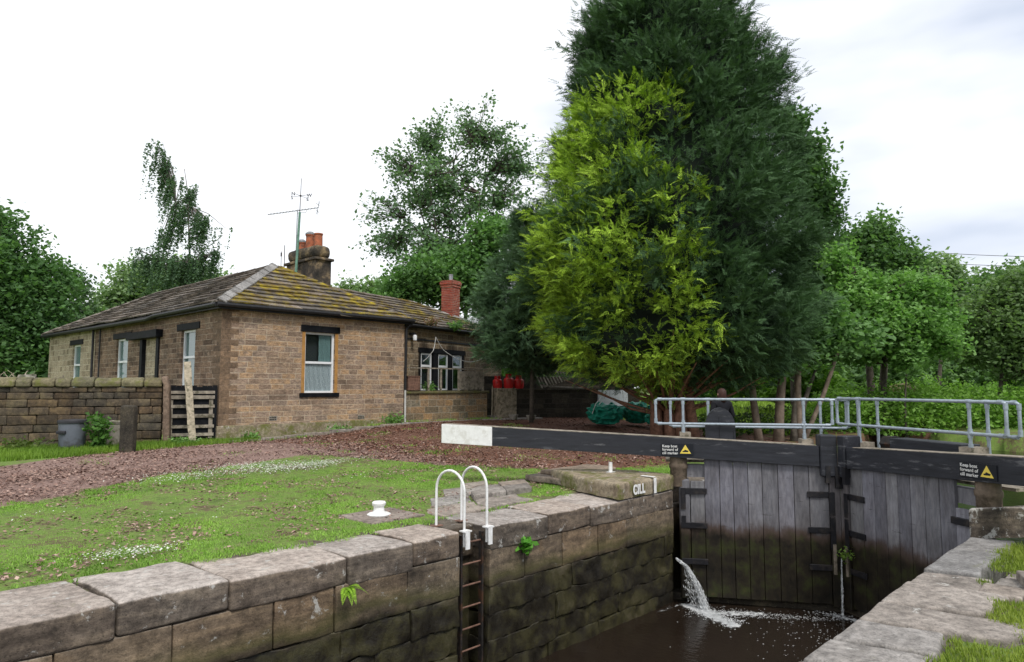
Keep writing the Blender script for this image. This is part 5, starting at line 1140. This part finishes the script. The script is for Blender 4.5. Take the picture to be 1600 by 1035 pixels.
tr_ = thing('tree', 'cluster of bare leaning trunks under the right side of the conifer', 'tree', gbase(1205, 21.6))
mb = MB()
for (p0, p1, r_) in (((1187, 690), (1172, 560), .11), ((1216, 692), (1225, 560), .14), ((1250, 690), (1247, 540), .1), ((1252, 690), (1310, 545), .07)):
    a, b = at(*p0, 21.6)-tr_.location, at(*p1, 21.8)-tr_.location; a.z = -.1; md = a.lerp(b, .5)+Vector((.08 if p1[0] > 1300 else -.04, 0, 0)); mb.tube([a, a.lerp(md, .5), md, md.lerp(b, .5)+nv(b, 1.)*.05, b], [r_*1.4, r_*1.05, r_, r_*.9, r_*.75], 9)
mb.build('trunk', plain('pale_bark', (.17, .13, .10), .9, .4, 6., .5), tr_, True)
V = []; Cc = []
for (px, py) in ((1172, 575), (1203, 570), (1225, 572), (1247, 550), (1310, 545)):
    c = np.array(at(px, py-8, 21.8)-tr_.location)+rng.normal(size=(420, 3))*np.array([.5, .5, .3]); V.append(c)
C = np.concatenate(V); bulk('crown', leafquads(C, .14), np.arange(len(C)*4).reshape(-1, 4), LEAF, tr_, np.repeat(colpick(len(C), MDG), 4, 0))

def leafmass(name, label, cat, blobs, n, ls, cols, kind=None, shell=.25, clampz=True):
    C, k = blobpts(blobs, n, shell); 
    cl_ = np.array([.5+.5*noise.noise(Vector(p)*.9) for p in C]); o = C.mean(0); o[2] = 0
    ok = C[:, 2] > .02; C = C[ok]; cl_ = cl_[ok]
    b = bulk(name, leafquads(C, ls)-o, np.arange(len(C)*4).reshape(-1, 4), LEAF, None, np.repeat(colpick(len(C), cols, cl_), 4, 0), loc=tuple(o)); return props(b, label, cat, kind=kind)
def G3(px, py, z, rx, ry, rz): p = on(px, py, z); return ((p.x, p.y, rz*.45), rx, ry, rz)
hb = [G3(px, 668+i % 2*3, .2, 1.3+.3*random.random(), .9, .95+.35*random.random()) for i, px in enumerate(range(1290, 1680, 26))]
hb += [G3(px, 657, .2, 1.6, 1.1, 1.15+.4*random.random()) for px in range(1320, 1680, 34)]
leafmass('hedge', 'long low bright green hedge of young plants on the far canal bank', 'hedge', hb, 46000, .10, [(.09, .17, .04), (.18, .34, .06), (.30, .50, .10)], shell=.2)
ub = [G3(px, 672+random.uniform(-6, 12), .0, .8, .6, .35+.2*random.random()) for px in range(1085, 1300, 14)] + [G3(px, 655, .0, 1.3, 1., .5) for px in range(1130, 1300, 24)]
leafmass('undergrowth', 'dark low undergrowth around the trunks on the left bank', 'undergrowth', ub, 9000, .10, [(.02, .04, .012), (.045, .08, .02), (.08, .13, .03)], kind='stuff', shell=.3)
wb_ = []
for px in range(1080, 1800, 40): wb_.append(B(px, 585+random.uniform(-10, 15), 52+random.uniform(-6, 8), 46, 30+random.uniform(0, 20), 40))
for px in range(1300, 1800, 50): wb_.append(B(px, 530+random.uniform(-10, 15), 58+random.uniform(-6, 8), 50, 45, 40))
leafmass('woodland', 'far wood filling the gaps between the trees on the right', 'woodland', wb_, 60000, .30, DKG+[(.12, .22, .07)], kind='stuff', shell=.3)
wb_ = [B(px, 570+random.uniform(-14, 14), 48+random.uniform(-4, 6), 50, 46, 40) for px in range(-200, 180, 34)] + [B(px, 575, 40+random.uniform(-3, 6), 36, 26, 40) for px in range(760, 1100, 26)]
leafmass('woodland', 'far dark bushes behind the garden wall and the low wall', 'woodland', wb_, 26000, .28, MDG, kind='stuff', shell=.3)
leafmass('bush', 'light green bush behind the gas bottles and boundary wall', 'bush', [B(835, 575, 33, 34, 24), B(870, 580, 33, 34, 20), B(800, 570, 33, 20, 20)], 3200, .16, LTG)
leafmass('bush', 'bright bush behind the bare trunks beyond the railings', 'bush', [B(1150, 600, 30, 40, 22), B(1250, 590, 34, 50, 40), B(1215, 610, 34, 30, 20)], 6500, .17, [(.09, .19, .03), (.17, .32, .05), (.26, .42, .09)])
leafmass('bush', 'pale seeding shrub standing behind the hedge', 'bush', [B(1410, 612, 30, 22, 12), B(1390, 622, 30, 20, 8)], 1300, .12, [(.16, .2, .08), (.3, .28, .16), (.4, .36, .24)])

# ---- conifers
def conifer(label, base, prof, boughs, spb, gold=None, cols=None, gcols=None, cx=0., trunk=None, bl=(.6, 1.2), leaf=.13):
    base = Vector(base); t = thing('conifer_tree', label, 'tree', base)
    zs = [p[0] for p in prof]; rs = [p[1] for p in prof]
    # heights weighted by radius
    zz = np.linspace(zs[0], zs[-1], 400); wgt = np.interp(zz, zs, rs)+.25; cdf = np.cumsum(wgt)/wgt.sum()
    out_v = {0: [], 1: []}; out_c = {0: [], 1: []}
    per = 6; cz = cph = 0.
    for i in range(boughs):
        if i % per == 0: cz = np.interp(rng.random(), cdf, zz); cph = rng.random()*2*math.pi; push = rng.uniform(-.12, .3); tone = rng.uniform(.8, 1.2)
        r_c = max(.4, np.interp(cz, zs, rs)); dt, dz_ = rng.normal(0, .30), rng.normal(0, .13)
        z = min(max(cz+dz_-.22*abs(dt), zs[0]-.05), zs[-1]); ph = cph+dt/r_c; rr = np.interp(z, zs, rs)+push-.45*abs(dt)
        if i % per > 3: z = np.interp(rng.random(), cdf, zz); ph = rng.random()*2*math.pi; rr = np.interp(z, zs, rs)-.22
        lump = 1+.16*noise.noise(Vector((math.cos(ph)*1.3, math.sin(ph)*1.3, z*.45)))+.10*noise.noise(Vector((math.cos(ph)*3, math.sin(ph)*3, z*1.1)))+.09*noise.noise(Vector((math.cos(ph)*7, math.sin(ph)*7, z*1.7)))
        rr = rr*lump; depth = rng.random()**2*.6; L = rng.uniform(*bl); r0 = max(.05, rr-L*.75-depth)
        o = np.array([cx*0+math.cos(ph)*r0, math.sin(ph)*r0, z-.25*L]); rad = np.array([math.cos(ph), math.sin(ph), 0])
        d = rad*rng.uniform(.75, 1)+np.array([0, 0, rng.uniform(.2, .7)+.05*z])+rng.normal(size=3)*.15; d /= np.linalg.norm(d)
        isg = 0
        if gold: isg = int(gold(math.cos(ph)*rr+rng.normal(0, .16), math.sin(ph)*rr, z+rng.normal(0, .12)))
        n = spb; u = rng.random(n)**.7; wd = .23*L*(1-.5*u)
        c = o+d*(u*L)[:, None]+rng.normal(size=(n, 3))*wd[:, None]*np.array([1, 1, .8])
        sd_ = d*.8+rng.normal(size=(n, 3))*.34; sd_ += ((c-o-d*(u*L)[:, None])/(wd[:, None]+.05))*.45; sd_[:, 2] -= .08; sd_ /= np.linalg.norm(sd_, axis=1)[:, None]
        # each spray: a flat fan of leaflets
        K = 13; nr = rng.normal(size=(n, 3)); nr[:, 2] += .6; nr -= sd_*(nr*sd_).sum(1)[:, None]; nr /= np.linalg.norm(nr, axis=1)[:, None]; lt = np.cross(nr, sd_)
        sl2 = rng.uniform(.22, .46, n)
        for q_ in range(K):
            tt = q_/K; sg = (1 if q_ % 2 else -1); an = (.62*(1-tt)+.12)*sg
            dr = sd_*math.cos(an)+lt*math.sin(an); st_ = c+sd_*(tt*sl2)[:, None]; ll = (leaf*(1.2-.75*tt)*rng.uniform(.8, 1.2, n))[:, None]; ww = ll*.13
            lat = np.cross(nr, dr); st_ = st_-np.array([0, 0, 1])*(tt*tt*sl2*.22)[:, None]; tip = st_+dr*ll-np.array([0, 0, 1])*ll*.15
            out_v[isg].append(np.stack([st_, st_+dr*ll*.5+lat*ww, tip, st_+dr*ll*.5-lat*ww], 1).reshape(-1, 3))
            base_c = np.array((gcols if isg else cols)); bb = rng.random(); kk = np.clip(.25*bb+.75*u+rng.normal(0, .12, n), 0, 1)[:, None]; cc = base_c[0]*(1-kk)+base_c[1]*kk  # self-shadow put into the colour: bough bases dark, tips bright
            tcol = cc*tone*rng.uniform(.8, 1.2, (n, 1))
            out_c[isg].append(np.repeat(tcol, 4, 0))
    for k, nm in ((0, 'crown'), (1, 'golden_foliage')):
        if out_v[k]:
            V = np.concatenate(out_v[k]); o = bulk(nm, V, np.arange(len(V)).reshape(-1, 4), NEEDLE, t, np.concatenate(out_c[k]))
            if k: o['label'] = 'bright yellow green sprays on the front left side of the crown'
    mb = MB(); vs = []; fs = []; nz_, na = 40, 40       # added solid core, coloured dark as the crown's inner shade, stops see-through
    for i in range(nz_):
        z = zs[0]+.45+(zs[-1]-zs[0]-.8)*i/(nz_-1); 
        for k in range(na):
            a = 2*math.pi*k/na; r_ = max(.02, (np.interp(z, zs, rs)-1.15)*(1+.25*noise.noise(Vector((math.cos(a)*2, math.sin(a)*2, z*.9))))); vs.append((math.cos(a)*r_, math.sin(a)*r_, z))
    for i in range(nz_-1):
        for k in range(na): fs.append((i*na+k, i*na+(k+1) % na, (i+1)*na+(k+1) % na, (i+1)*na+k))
    fs.append(tuple(range(na-1, -1, -1))); mb.add(vs, fs, (.5, .5, .5)); mb.build('shade_core', plain('core_shade', (.014, .026, .016), .95, .6, 5., .8), t, True)
    if trunk: trunk(t)
    return t
CB = (4.85, 21.0, .15)
def gold(x, y, z):
    # patches on the side towards the lock, left of the trunk
    if y > .6: return False
    n_ = noise.noise(Vector((x*.7+3, y*.3, z*.65)))*1.5+noise.noise(Vector((x*1.9, y, z*1.9)))*.5
    if z > 9.9: return False
    if z > 6.9: return -3.9 < x+n_*.6 < -.35-.35*abs(z-8.9) and n_ > -.6
    if z > 5.9: return (x < -2.9 and n_ > -.2) or (-.9 < x < .2 and n_ > -.1) or (n_ > .55 and x < .2)
    hi = -.05 if z > 3.2 else .3
    return -4.35 < x+n_*.4 < hi-.25*(z < 2.6) and n_ > -.38
def ctrunk(t):
    mb = MB()
    for k in range(9):
        a = 2*math.pi*k/9; r0 = .38+.1*(k % 3); b0 = Vector((math.cos(a)*r0*1.1+.12, math.sin(a)*r0, -.1)); tp = Vector((math.cos(a)*(1.2+.8*(k % 2)), math.sin(a)*(1.0+.5*(k % 3)), 3.2+k % 3)); md = b0.lerp(tp, .38); md.x *= .5; md.y *= .5
        mb.tube([b0, b0.lerp(md, .5), md, md.lerp(tp, .5)+nv(tp, .7)*.15, tp], [.26, .21, .17, .12, .07], 9, flat=.8)
    mb.tube([(.12, 0, -.1), (.12, 0, .8), (.05, .1, 2), (0, 0, 8), (0, 0, 14)], [.55, .42, .38, .28, .06], 12)
    for k in range(46):
        a = random.uniform(0, 2*math.pi); z0 = random.uniform(.7, 1.5); L = random.uniform(1.2, 3.2); up = random.uniform(.25, .9)
        p0 = Vector((math.cos(a)*.3-.1, math.sin(a)*.3, z0)); p3 = p0+Vector((math.cos(a)*L, math.sin(a)*L, up*L*.75+.3)); m1 = p0.lerp(p3, .4)+Vector((0, 0, -.12))+nv(p3, .9)*.12
        mb.tube([p0, m1, m1.lerp(p3, .5)+nv(p0+p3, .8)*.12, p3], [.055, .04, .028, .012], 5, cap=False)
    mb.build('trunk', REDBARK, t, True)
conifer('huge dark conifer with yellow green patches towering over the lock', CB, [(1.55, 1.2), (1.85, 2.7), (2.2, 3.45), (2.8, 3.9), (3.6, 4.1), (4.8, 4.2), (6.5, 4.1), (7.8, 3.9), (9.3, 3.55), (10.7, 3.3), (12, 2.95), (13.5, 2.5), (15, 1.6), (16.5, .5), (17, .1)],
        3500, 22, gold, [(.014, .034, .017), (.085, .165, .066)], [(.03, .085, .018), (.42, .62, .06)], trunk=ctrunk, bl=(.55, 1.3), leaf=.10)
def ctrunk2(t):
    mb = MB(); mb.tube([(.0, 0, -.1), (.05, 0, 2), (0, 0, 7)], [.09, .08, .04], 10); mb.build('trunk', BARK, t, True)
conifer('smaller dull green conifer standing between the cottage wing and the huge one', gbase(830, 25.3), [(2.0, .9), (2.3, 1.75), (3.1, 2.2), (4.2, 2.15), (5.2, 1.75), (6.2, 1.25), (7.2, .7), (8, .15)], 860, 20, None, [(.03, .065, .035), (.13, .23, .11)], trunk=ctrunk2, bl=(.5, .9), leaf=.10)

# ---- small plants
def plant(name, label, p, n, h, ls, cols, spread_=.2, cat='plant'):
    t = thing(name, label, cat, p); mb = MB(); C = []
    for k in range(n):
        a = random.uniform(0, 6.3); e = Vector((math.cos(a)*spread_*random.random()*1.4, math.sin(a)*spread_*random.random()*1.4, h*random.uniform(.6, 1))); mb.tube([(e.x*.2, e.y*.2, 0), (e.x*.6, e.y*.6, e.z*.6), e], [.008, .006, .003], 4)
        u = rng.random(16); C.append(np.array([e.x, e.y, 0])*(.2+.8*u[:, None])+np.stack([0*u, 0*u, u*e.z], -1)+rng.normal(size=(16, 3))*.05)
    C = np.concatenate(C); mb.build('stem', plain('stem', (.1, .16, .05)), t); bulk('leaves', leafquads(C, ls), np.arange(len(C)*4).reshape(-1, 4), LEAF, t, np.repeat(colpick(len(C), cols), 4, 0)); return t
plant('nettle_plant', 'leafy green plant growing between the grey bin and the cement tub', on(154, 706, .16), 26, .95, .10, [(.04, .11, .02), (.08, .19, .035), (.14, .27, .06)], .25)
plant('weed_clump', 'weeds growing by the garden wall left of the bin', on(30, 706, .18), 22, .3, .07, [(.06, .1, .02), (.12, .17, .04), (.2, .22, .08)], .6)
plant('weed_clump', 'weeds at the foot of the cottage under the right air vent', hse(5.7, -.35, .38), 26, .38, .07, LTG, .45)
plant('weed_clump', 'low weeds at the foot of the wall below the cottage window', hse(3.6, -.3, .3), 14, .2, .06, LTG, .5)
plant('weed_clump', 'weeds at the foot of the cottage corner by the yard gate', hse(.8, -.3, .2), 12, .22, .06, LTG, .3)
plant('weed_clump', 'weeds at the foot of the leaning plank and gate', on(285, 697, .19), 14, .22, .06, LTG, .3)
plant('weed_clump', 'weeds on the terrace below the left window light', hse(HW+1.4, .2, 1.55), 16, .3, .06, LTG, .25)
plant('weed_clump', 'green tuft sprouting from the wing gutter', hse(HW+3.0, .55, 3.95), 16, .3, .07, LTG, .3)
plant('weed_clump', 'pinkish weeds sprouting from the gutter beside the drain pipe', hse(HW+1.3, .1, 3.98), 16, .25, .06, [(.15, .08, .06), (.3, .18, .14), (.2, .22, .08)], .3)
plant('weed_clump', 'small plant growing from a joint of the left lock wall right of the ladder', lock(.62, .08, -.34), 5, .09, .055, [(.06, .2, .02), (.1, .32, .03), (.16, .42, .05)], .07)
plant('weed_clump', 'small weed growing where the two lock gates meet', lock(5.42, -2.22, -.92), 4, .1, .035, [(.1, .2, .03), (.2, .32, .06), (.3, .42, .1)], .08)
plant('weed_clump', 'grassy tuft beside the grey block on the right bank', lock(4.1, -5.2, -.1), 30, .3, .05, LTG, .2)
def fern():
    t = thing('fern', 'bright fern sprouting from a joint in the left lock wall', 'fern', lock(-2.02, .06, -.30)); V = []
    n0 = Vector((sL, -cL, 0)); a0 = Vector((cL, sL, 0))
    for fr in range(7):
        L = random.uniform(.16, .3); d = (n0*.8+a0*random.uniform(-1, 1.3)+Vector((0, 0, random.uniform(-.1, .7)))).normalized(); p = Vector((0, 0, 0))
        for k in range(14):
            q_ = k/14; p = p+d*L/14; d = (d+Vector((0, 0, -.09))).normalized(); s_ = d.cross(Vector((0, 0, 1))).normalized()
            for sg in (-1, 1):
                l = .07*(1-q_)*(.5+min(1, q_*4)*.5); e = p+s_*sg*l+d*l*.35; V += [p, p+s_*sg*l*.5+d*.012, e, p+s_*sg*l*.5-d*.008]
    V = np.array([tuple(v) for v in V]); bulk('frond', V, np.arange(len(V)).reshape(-1, 4), LEAF, t, np.repeat(colpick(len(V)//4, [(.15, .3, .02), (.28, .48, .04), (.4, .6, .08)]), 4, 0))
fern()

# ---- grass, clover, bark chips
def scatter(n, x0, x1, y0, y1): return rng.uniform(x0, x1, n), rng.uniform(y0, y1, n)
def n2(x, y, s_, o=0): return np.array([noise.noise(Vector((a*s_+o, b*s_, o))) for a, b in zip(x, y)])
def grass(name, label, x, y, z, hmin, hmax, cols, blades=5, tilt=.5, sp_=.03, wd=.006):
    n = len(x); X_ = np.repeat(x, blades)+rng.normal(0, sp_, n*blades); Y_ = np.repeat(y, blades)+rng.normal(0, sp_, n*blades); Z_ = np.repeat(z, blades)-.005; m = n*blades
    h = rng.uniform(hmin, hmax, m); a = rng.random(m)*6.283; tl = rng.random(m)*tilt
    w_ = wd*rng.uniform(.7, 1.6, m); px_, py_ = np.cos(a+1.57)*w_, np.sin(a+1.57)*w_; dx, dy = np.cos(a)*tl*h, np.sin(a)*tl*h
    V = np.stack([np.stack([X_-px_, Y_-py_, Z_], -1), np.stack([X_+px_, Y_+py_, Z_], -1), np.stack([X_+dx, Y_+dy, Z_+h], -1)], 1).reshape(-1, 3)
    cl_ = np.repeat(np.clip(.5+.9*n2(x, y, .9, 3), 0, 1), blades); C = np.repeat(colpick(m, cols, cl_), 3, 0)
    o = bulk(name, V, np.arange(m*3).reshape(-1, 3), GRASS, None, C, False, (LO[0], LO[1], 0), (0, 0, LA)); props(o, label, 'grass', kind='stuff')
GC = [(.08, .15, .03), (.18, .33, .05), (.29, .48, .085), (.43, .52, .17)]
x, y = scatter(60000, -7, 7, .75, 9.5); edge = interp(x, [(-7, 1.5), (-5.2, 1.35), (-4.6, 1.3), (-4.1, 1.05), (-3.9, 1.3), (-3, 1.0), (-2, .9), (-.5, .86), (.1, 1.0), (.9, 1.), (2.3, 1.05), (2.5, 1.05), (4, 2.3), (7, 1)])
cd_ = chipdist(x, y); nn = n2(x, y, 1.1); nf = n2(x, y, 3.5, 8)
ok = (y > edge-.08+.14*nf) & (cd_ < .12+.35*nn) & (nn+.9*nf < .10+.2*rng.random(len(x))) & (y < 9.3)
xs_ = x-np.maximum(0, y-1.3)*.75+.1; pav = (xs_ > .1) & (xs_ < 2.3) & (y > 1) & (y < np.where(xs_ > 1.7, 2.4, 2.8)) & (nf < .3); slab_ = (np.abs(x+.52) < .42) & (np.abs(y-1.62) < .4); ok &= ~pav & ~slab_
x, y = x[ok], y[ok]; grass('lawn_grass', 'short green grass on the left bank of the lock', x, y, gz(x, y), .010, .032, GC, 7, 1.3, .04, .0045)
x, y = scatter(3000, -7, 6, .7, 9.3); nf2 = n2(x, y, 2.3, 21); ed2 = interp(x, [(-7, 1.5), (-5.2, 1.35), (-4.6, 1.3), (-4.1, 1.05), (-3.9, 1.3), (-3, 1.0), (-2, .9), (-.5, .86), (.1, 1.0), (.9, 1.), (2.3, 1.05), (2.5, 1.05), (4, 2.3), (7, 1)])
ok = (y > ed2-.1) & (chipdist(x, y) < .3) & ((nf2 > .18) | (y < ed2+.12)) & ~((x-np.maximum(0, y-1.3)*.75+.1 > .1) & (x-np.maximum(0, y-1.3)*.75+.1 < 2.3) & (y > 1) & (y < 2.8)) & ~((np.abs(x+.52) < .42) & (np.abs(y-1.62) < .4)); x, y = x[ok], y[ok]
grass('grass_tufts', 'longer grass tufts dotted over the lawn and along the coping edge', x, y, gz(x, y), .02, .06, [(.09, .16, .03), (.19, .35, .05), (.32, .52, .09)], 9, 1.2, .022, .005)
x, y = scatter(9000, -5, 3, 11, 14); ok = (chipdist(x, y) < .1) & (y < interp(x, [(-5, 15.8), (-2.4, 15.2), (.8, 13.3), (2, 12.9), (3, 12.7)])); x, y = x[ok], y[ok]
grass('verge_grass', 'bright grass verge at the foot of the garden wall', x, y, gz(x, y), .05, .16, [(.08, .15, .015), (.15, .26, .03), (.24, .36, .05)], 5, .7, .05, .009)
x, y = scatter(2600, 2, 13, 11.5, 13.4); ok = (np.abs(chipdist(x, y)-.1) < .3) & (n2(x, y, 1.3) > .05); x, y = x[ok], y[ok]; grass('verge_weeds', 'patchy weeds between the bark path and the cottage', x, y, gz(x, y), .04, .12, GC, 5, .8, .05, .009)
x, y = scatter(9000, -2, 12, 1.2, 11.5); ok = (n2(x, y, .9, 11)+.5*n2(x, y, 3, 4) > np.where(x < 2.5, .42, .24)); x, y = x[ok], y[ok]; grass('sparse_grass', 'thin grass patches on the reddish soil behind the beam', x, y, gz(x, y), .02, .06, GC, 5, .8, .06, .008)
x, y = scatter(34000, -3.2, 8, -7.5, -4.1); redge = interp(x, [(-4, -5.1), (-1.25, -4.95), (-.69, -4.75), (-.13, -4.78), (-.1, -5.1), (.46, -5.15), (.5, -4.85), (1.27, -4.8), (1.85, -4.6), (3, -4.5), (3.95, -4.55), (4, -4.9), (8, -7)]); nf = n2(x, y, 3.2, 4); nn = n2(x, y, 1.2, 9)
ok = (y < redge+.16*nf-.02) & (nn+.5*nf < .5); ok &= ~((x > 1.2) & (x < 2.3) & (y > -5.7) & (y < -4.6) & (nf < .2)); ok &= ~((x > 3.9) & (y > -4.7-(x-3.9)*.95-.15))
x, y = x[ok], y[ok]; grass('bank_grass', 'grass creeping over the slabs of the right bank', x, y, gz(x, y), .015, .06, [(.09, .14, .015), (.17, .24, .03), (.26, .33, .05), (.3, .33, .1)], 5, .9, .03, .0045)
x, y = scatter(16000, 18, 70, 4, 30); grass('meadow_grass', 'sunlit rough grass far beyond the trunks', x, y, gz(x, y), .15, .5, [(.14, .24, .03), (.24, .38, .05), (.32, .46, .09)], 4, .6, .2, .04)
x, y = scatter(3600, 6, 16, -8, -4.6); ok = x < 10.3; x, y = x[ok], y[ok]; grass('far_bank_grass', 'longer grass on the right bank beyond the gate', x, y, gz(x, y), .05, .2, GC, 5, .7, .05, .01)
# clover flowers
pc = [(290, 752, .6, 500), (330, 745, .35, 150), (395, 735, .6, 900), (440, 738, .7, 1400), (480, 732, .55, 900), (515, 728, .35, 300), (560, 722, .3, 80), (215, 861, .3, 330), (180, 863, .2, 110), (250, 750, .4, 60), (80, 800, .5, 30), (350, 800, .9, 60), (560, 745, .6, 60)]
P = []
for px, py, r_, n in pc:
    c = on(px, py, .06); a, b = inv(c.x, c.y); P.append(np.stack([a+rng.normal(0, r_*.75, n), b+rng.normal(0, r_*.38, n)], -1))
P = np.concatenate(P); P = P[(P[:, 1] > 1.2) & (chipdist(P[:, 0], P[:, 1]) < .35)]; n = len(P); K = 6; A_ = rng.random((n, 1))*6.3+np.arange(K)*2*np.pi/K; rr = rng.uniform(.005, .011, (n, 1)); zz = gz(P[:, 0], P[:, 1])[:, None]+rng.uniform(.045, .08, (n, 1)); tx, ty = rng.normal(0, .3, (n, 1)), rng.normal(0, .3, (n, 1))
V = np.stack([P[:, :1]+np.cos(A_)*rr, P[:, 1:]+np.sin(A_)*rr, zz+np.cos(A_)*rr*tx+np.sin(A_)*rr*ty], -1).reshape(-1, 3)
fo = bulk('clover_flowers', V, np.arange(n*K).reshape(-1, K), LEAFC, None, np.repeat(np.array([[.62, .64, .55]])*rng.uniform(.6, 1.1, (n, 1)), K, 0), False, (LO[0], LO[1], 0), (0, 0, LA)); props(fo, 'patches of small white clover flowers in the grass', 'flowers', kind='stuff')
# bark chips
def chips(name, label, x, y, cols, smin=.015, smax=.05):
    n = len(x); s_ = rng.uniform(smin, smax, n); a = rng.random(n)*6.3; el = rng.uniform(.3, .7, n)
    ux, uy = np.cos(a)*s_, np.sin(a)*s_; vx, vy = -np.sin(a)*s_*el, np.cos(a)*s_*el; z = gz(x, y)+rng.uniform(.004, .03, n); t1, t2 = rng.normal(0, .25, n)*s_, rng.normal(0, .35, n)*s_*el
    V = np.stack([np.stack([x+ux, y+uy, z+t1], -1), np.stack([x+vx, y+vy, z+t2], -1), np.stack([x-ux, y-uy, z-t1], -1), np.stack([x-vx, y-vy, z-t2], -1)], 1).reshape(-1, 3)
    o = bulk(name, V, np.arange(n*4).reshape(-1, 4), LEAFC, None, np.repeat(colpick(n, cols), 4, 0), False, (LO[0], LO[1], 0), (0, 0, LA)); props(o, label, 'bark chips', kind='stuff')
CC = [(.065, .038, .030), (.17, .10, .08), (.30, .195, .155), (.60, .47, .39)]
x, y = scatter(130000, -7, 10, 3, 13.2); c_ = chipdist(x, y); ok = (c_+.5*n2(x, y, 1.3, 2)+.3*n2(x, y, 4, 5) > .0) & (rng.random(len(x)) < .75+.9*n2(x, y, .9, 12)) & ((x < 4.5) | (rng.random(len(x)) < .35)); rel = (y-interp(x, LOW))/(interp(x, UPP)-interp(x, LOW)); ok &= ~((x < 4) & ((np.abs(rel-.33-.03*n2(x, y, .8, 1)) < .05) | (np.abs(rel-.72-.03*n2(x, y, .8, 1)) < .05)) & (rng.random(len(x)) < .7)); x, y = x[ok], y[ok]; chips('bark_chips', 'reddish brown bark chips covering the path', x, y, CC, .012, .038)
x, y = scatter(30000, -5.5, 5, 1.2, 9); ok = (n2(x, y, 1.1)+.9*n2(x, y, 3.5, 8) > .03); x, y = x[ok], y[ok]; chips('grass_litter', 'scattered brown bark litter in the worn grass', x, y, CC, .01, .03)
x, y = scatter(26000, 3, 20, 1.2, 13.2); ok = chipdist(x, y) > -.1; x, y = x[ok], y[ok]; chips('tree_litter', 'red brown conifer litter on the soil around the big trunk', x, y, [(.07, .03, .02), (.16, .07, .045), (.27, .15, .10)], .015, .05)

# ---- overhead cables
for (y0, y1, lab) in ((388, 398, 'upper overhead cable crossing the sky at the right'), (404, 413, 'lower overhead cable crossing the sky at the right')):
    a, b = at(1380, y0, 60), at(1760, y1+3, 48); P = [a.lerp(b, k/20)-Vector((0, 0, 1.2*4*(k/20)*(1-k/20)*.25)) for k in range(21)]; mb = MB(); mb.tube([p-a for p in P], .022, 5); o = mb.build('overhead_cable', IRON, None, False, tuple(a)); props(o, lab, 'cable')
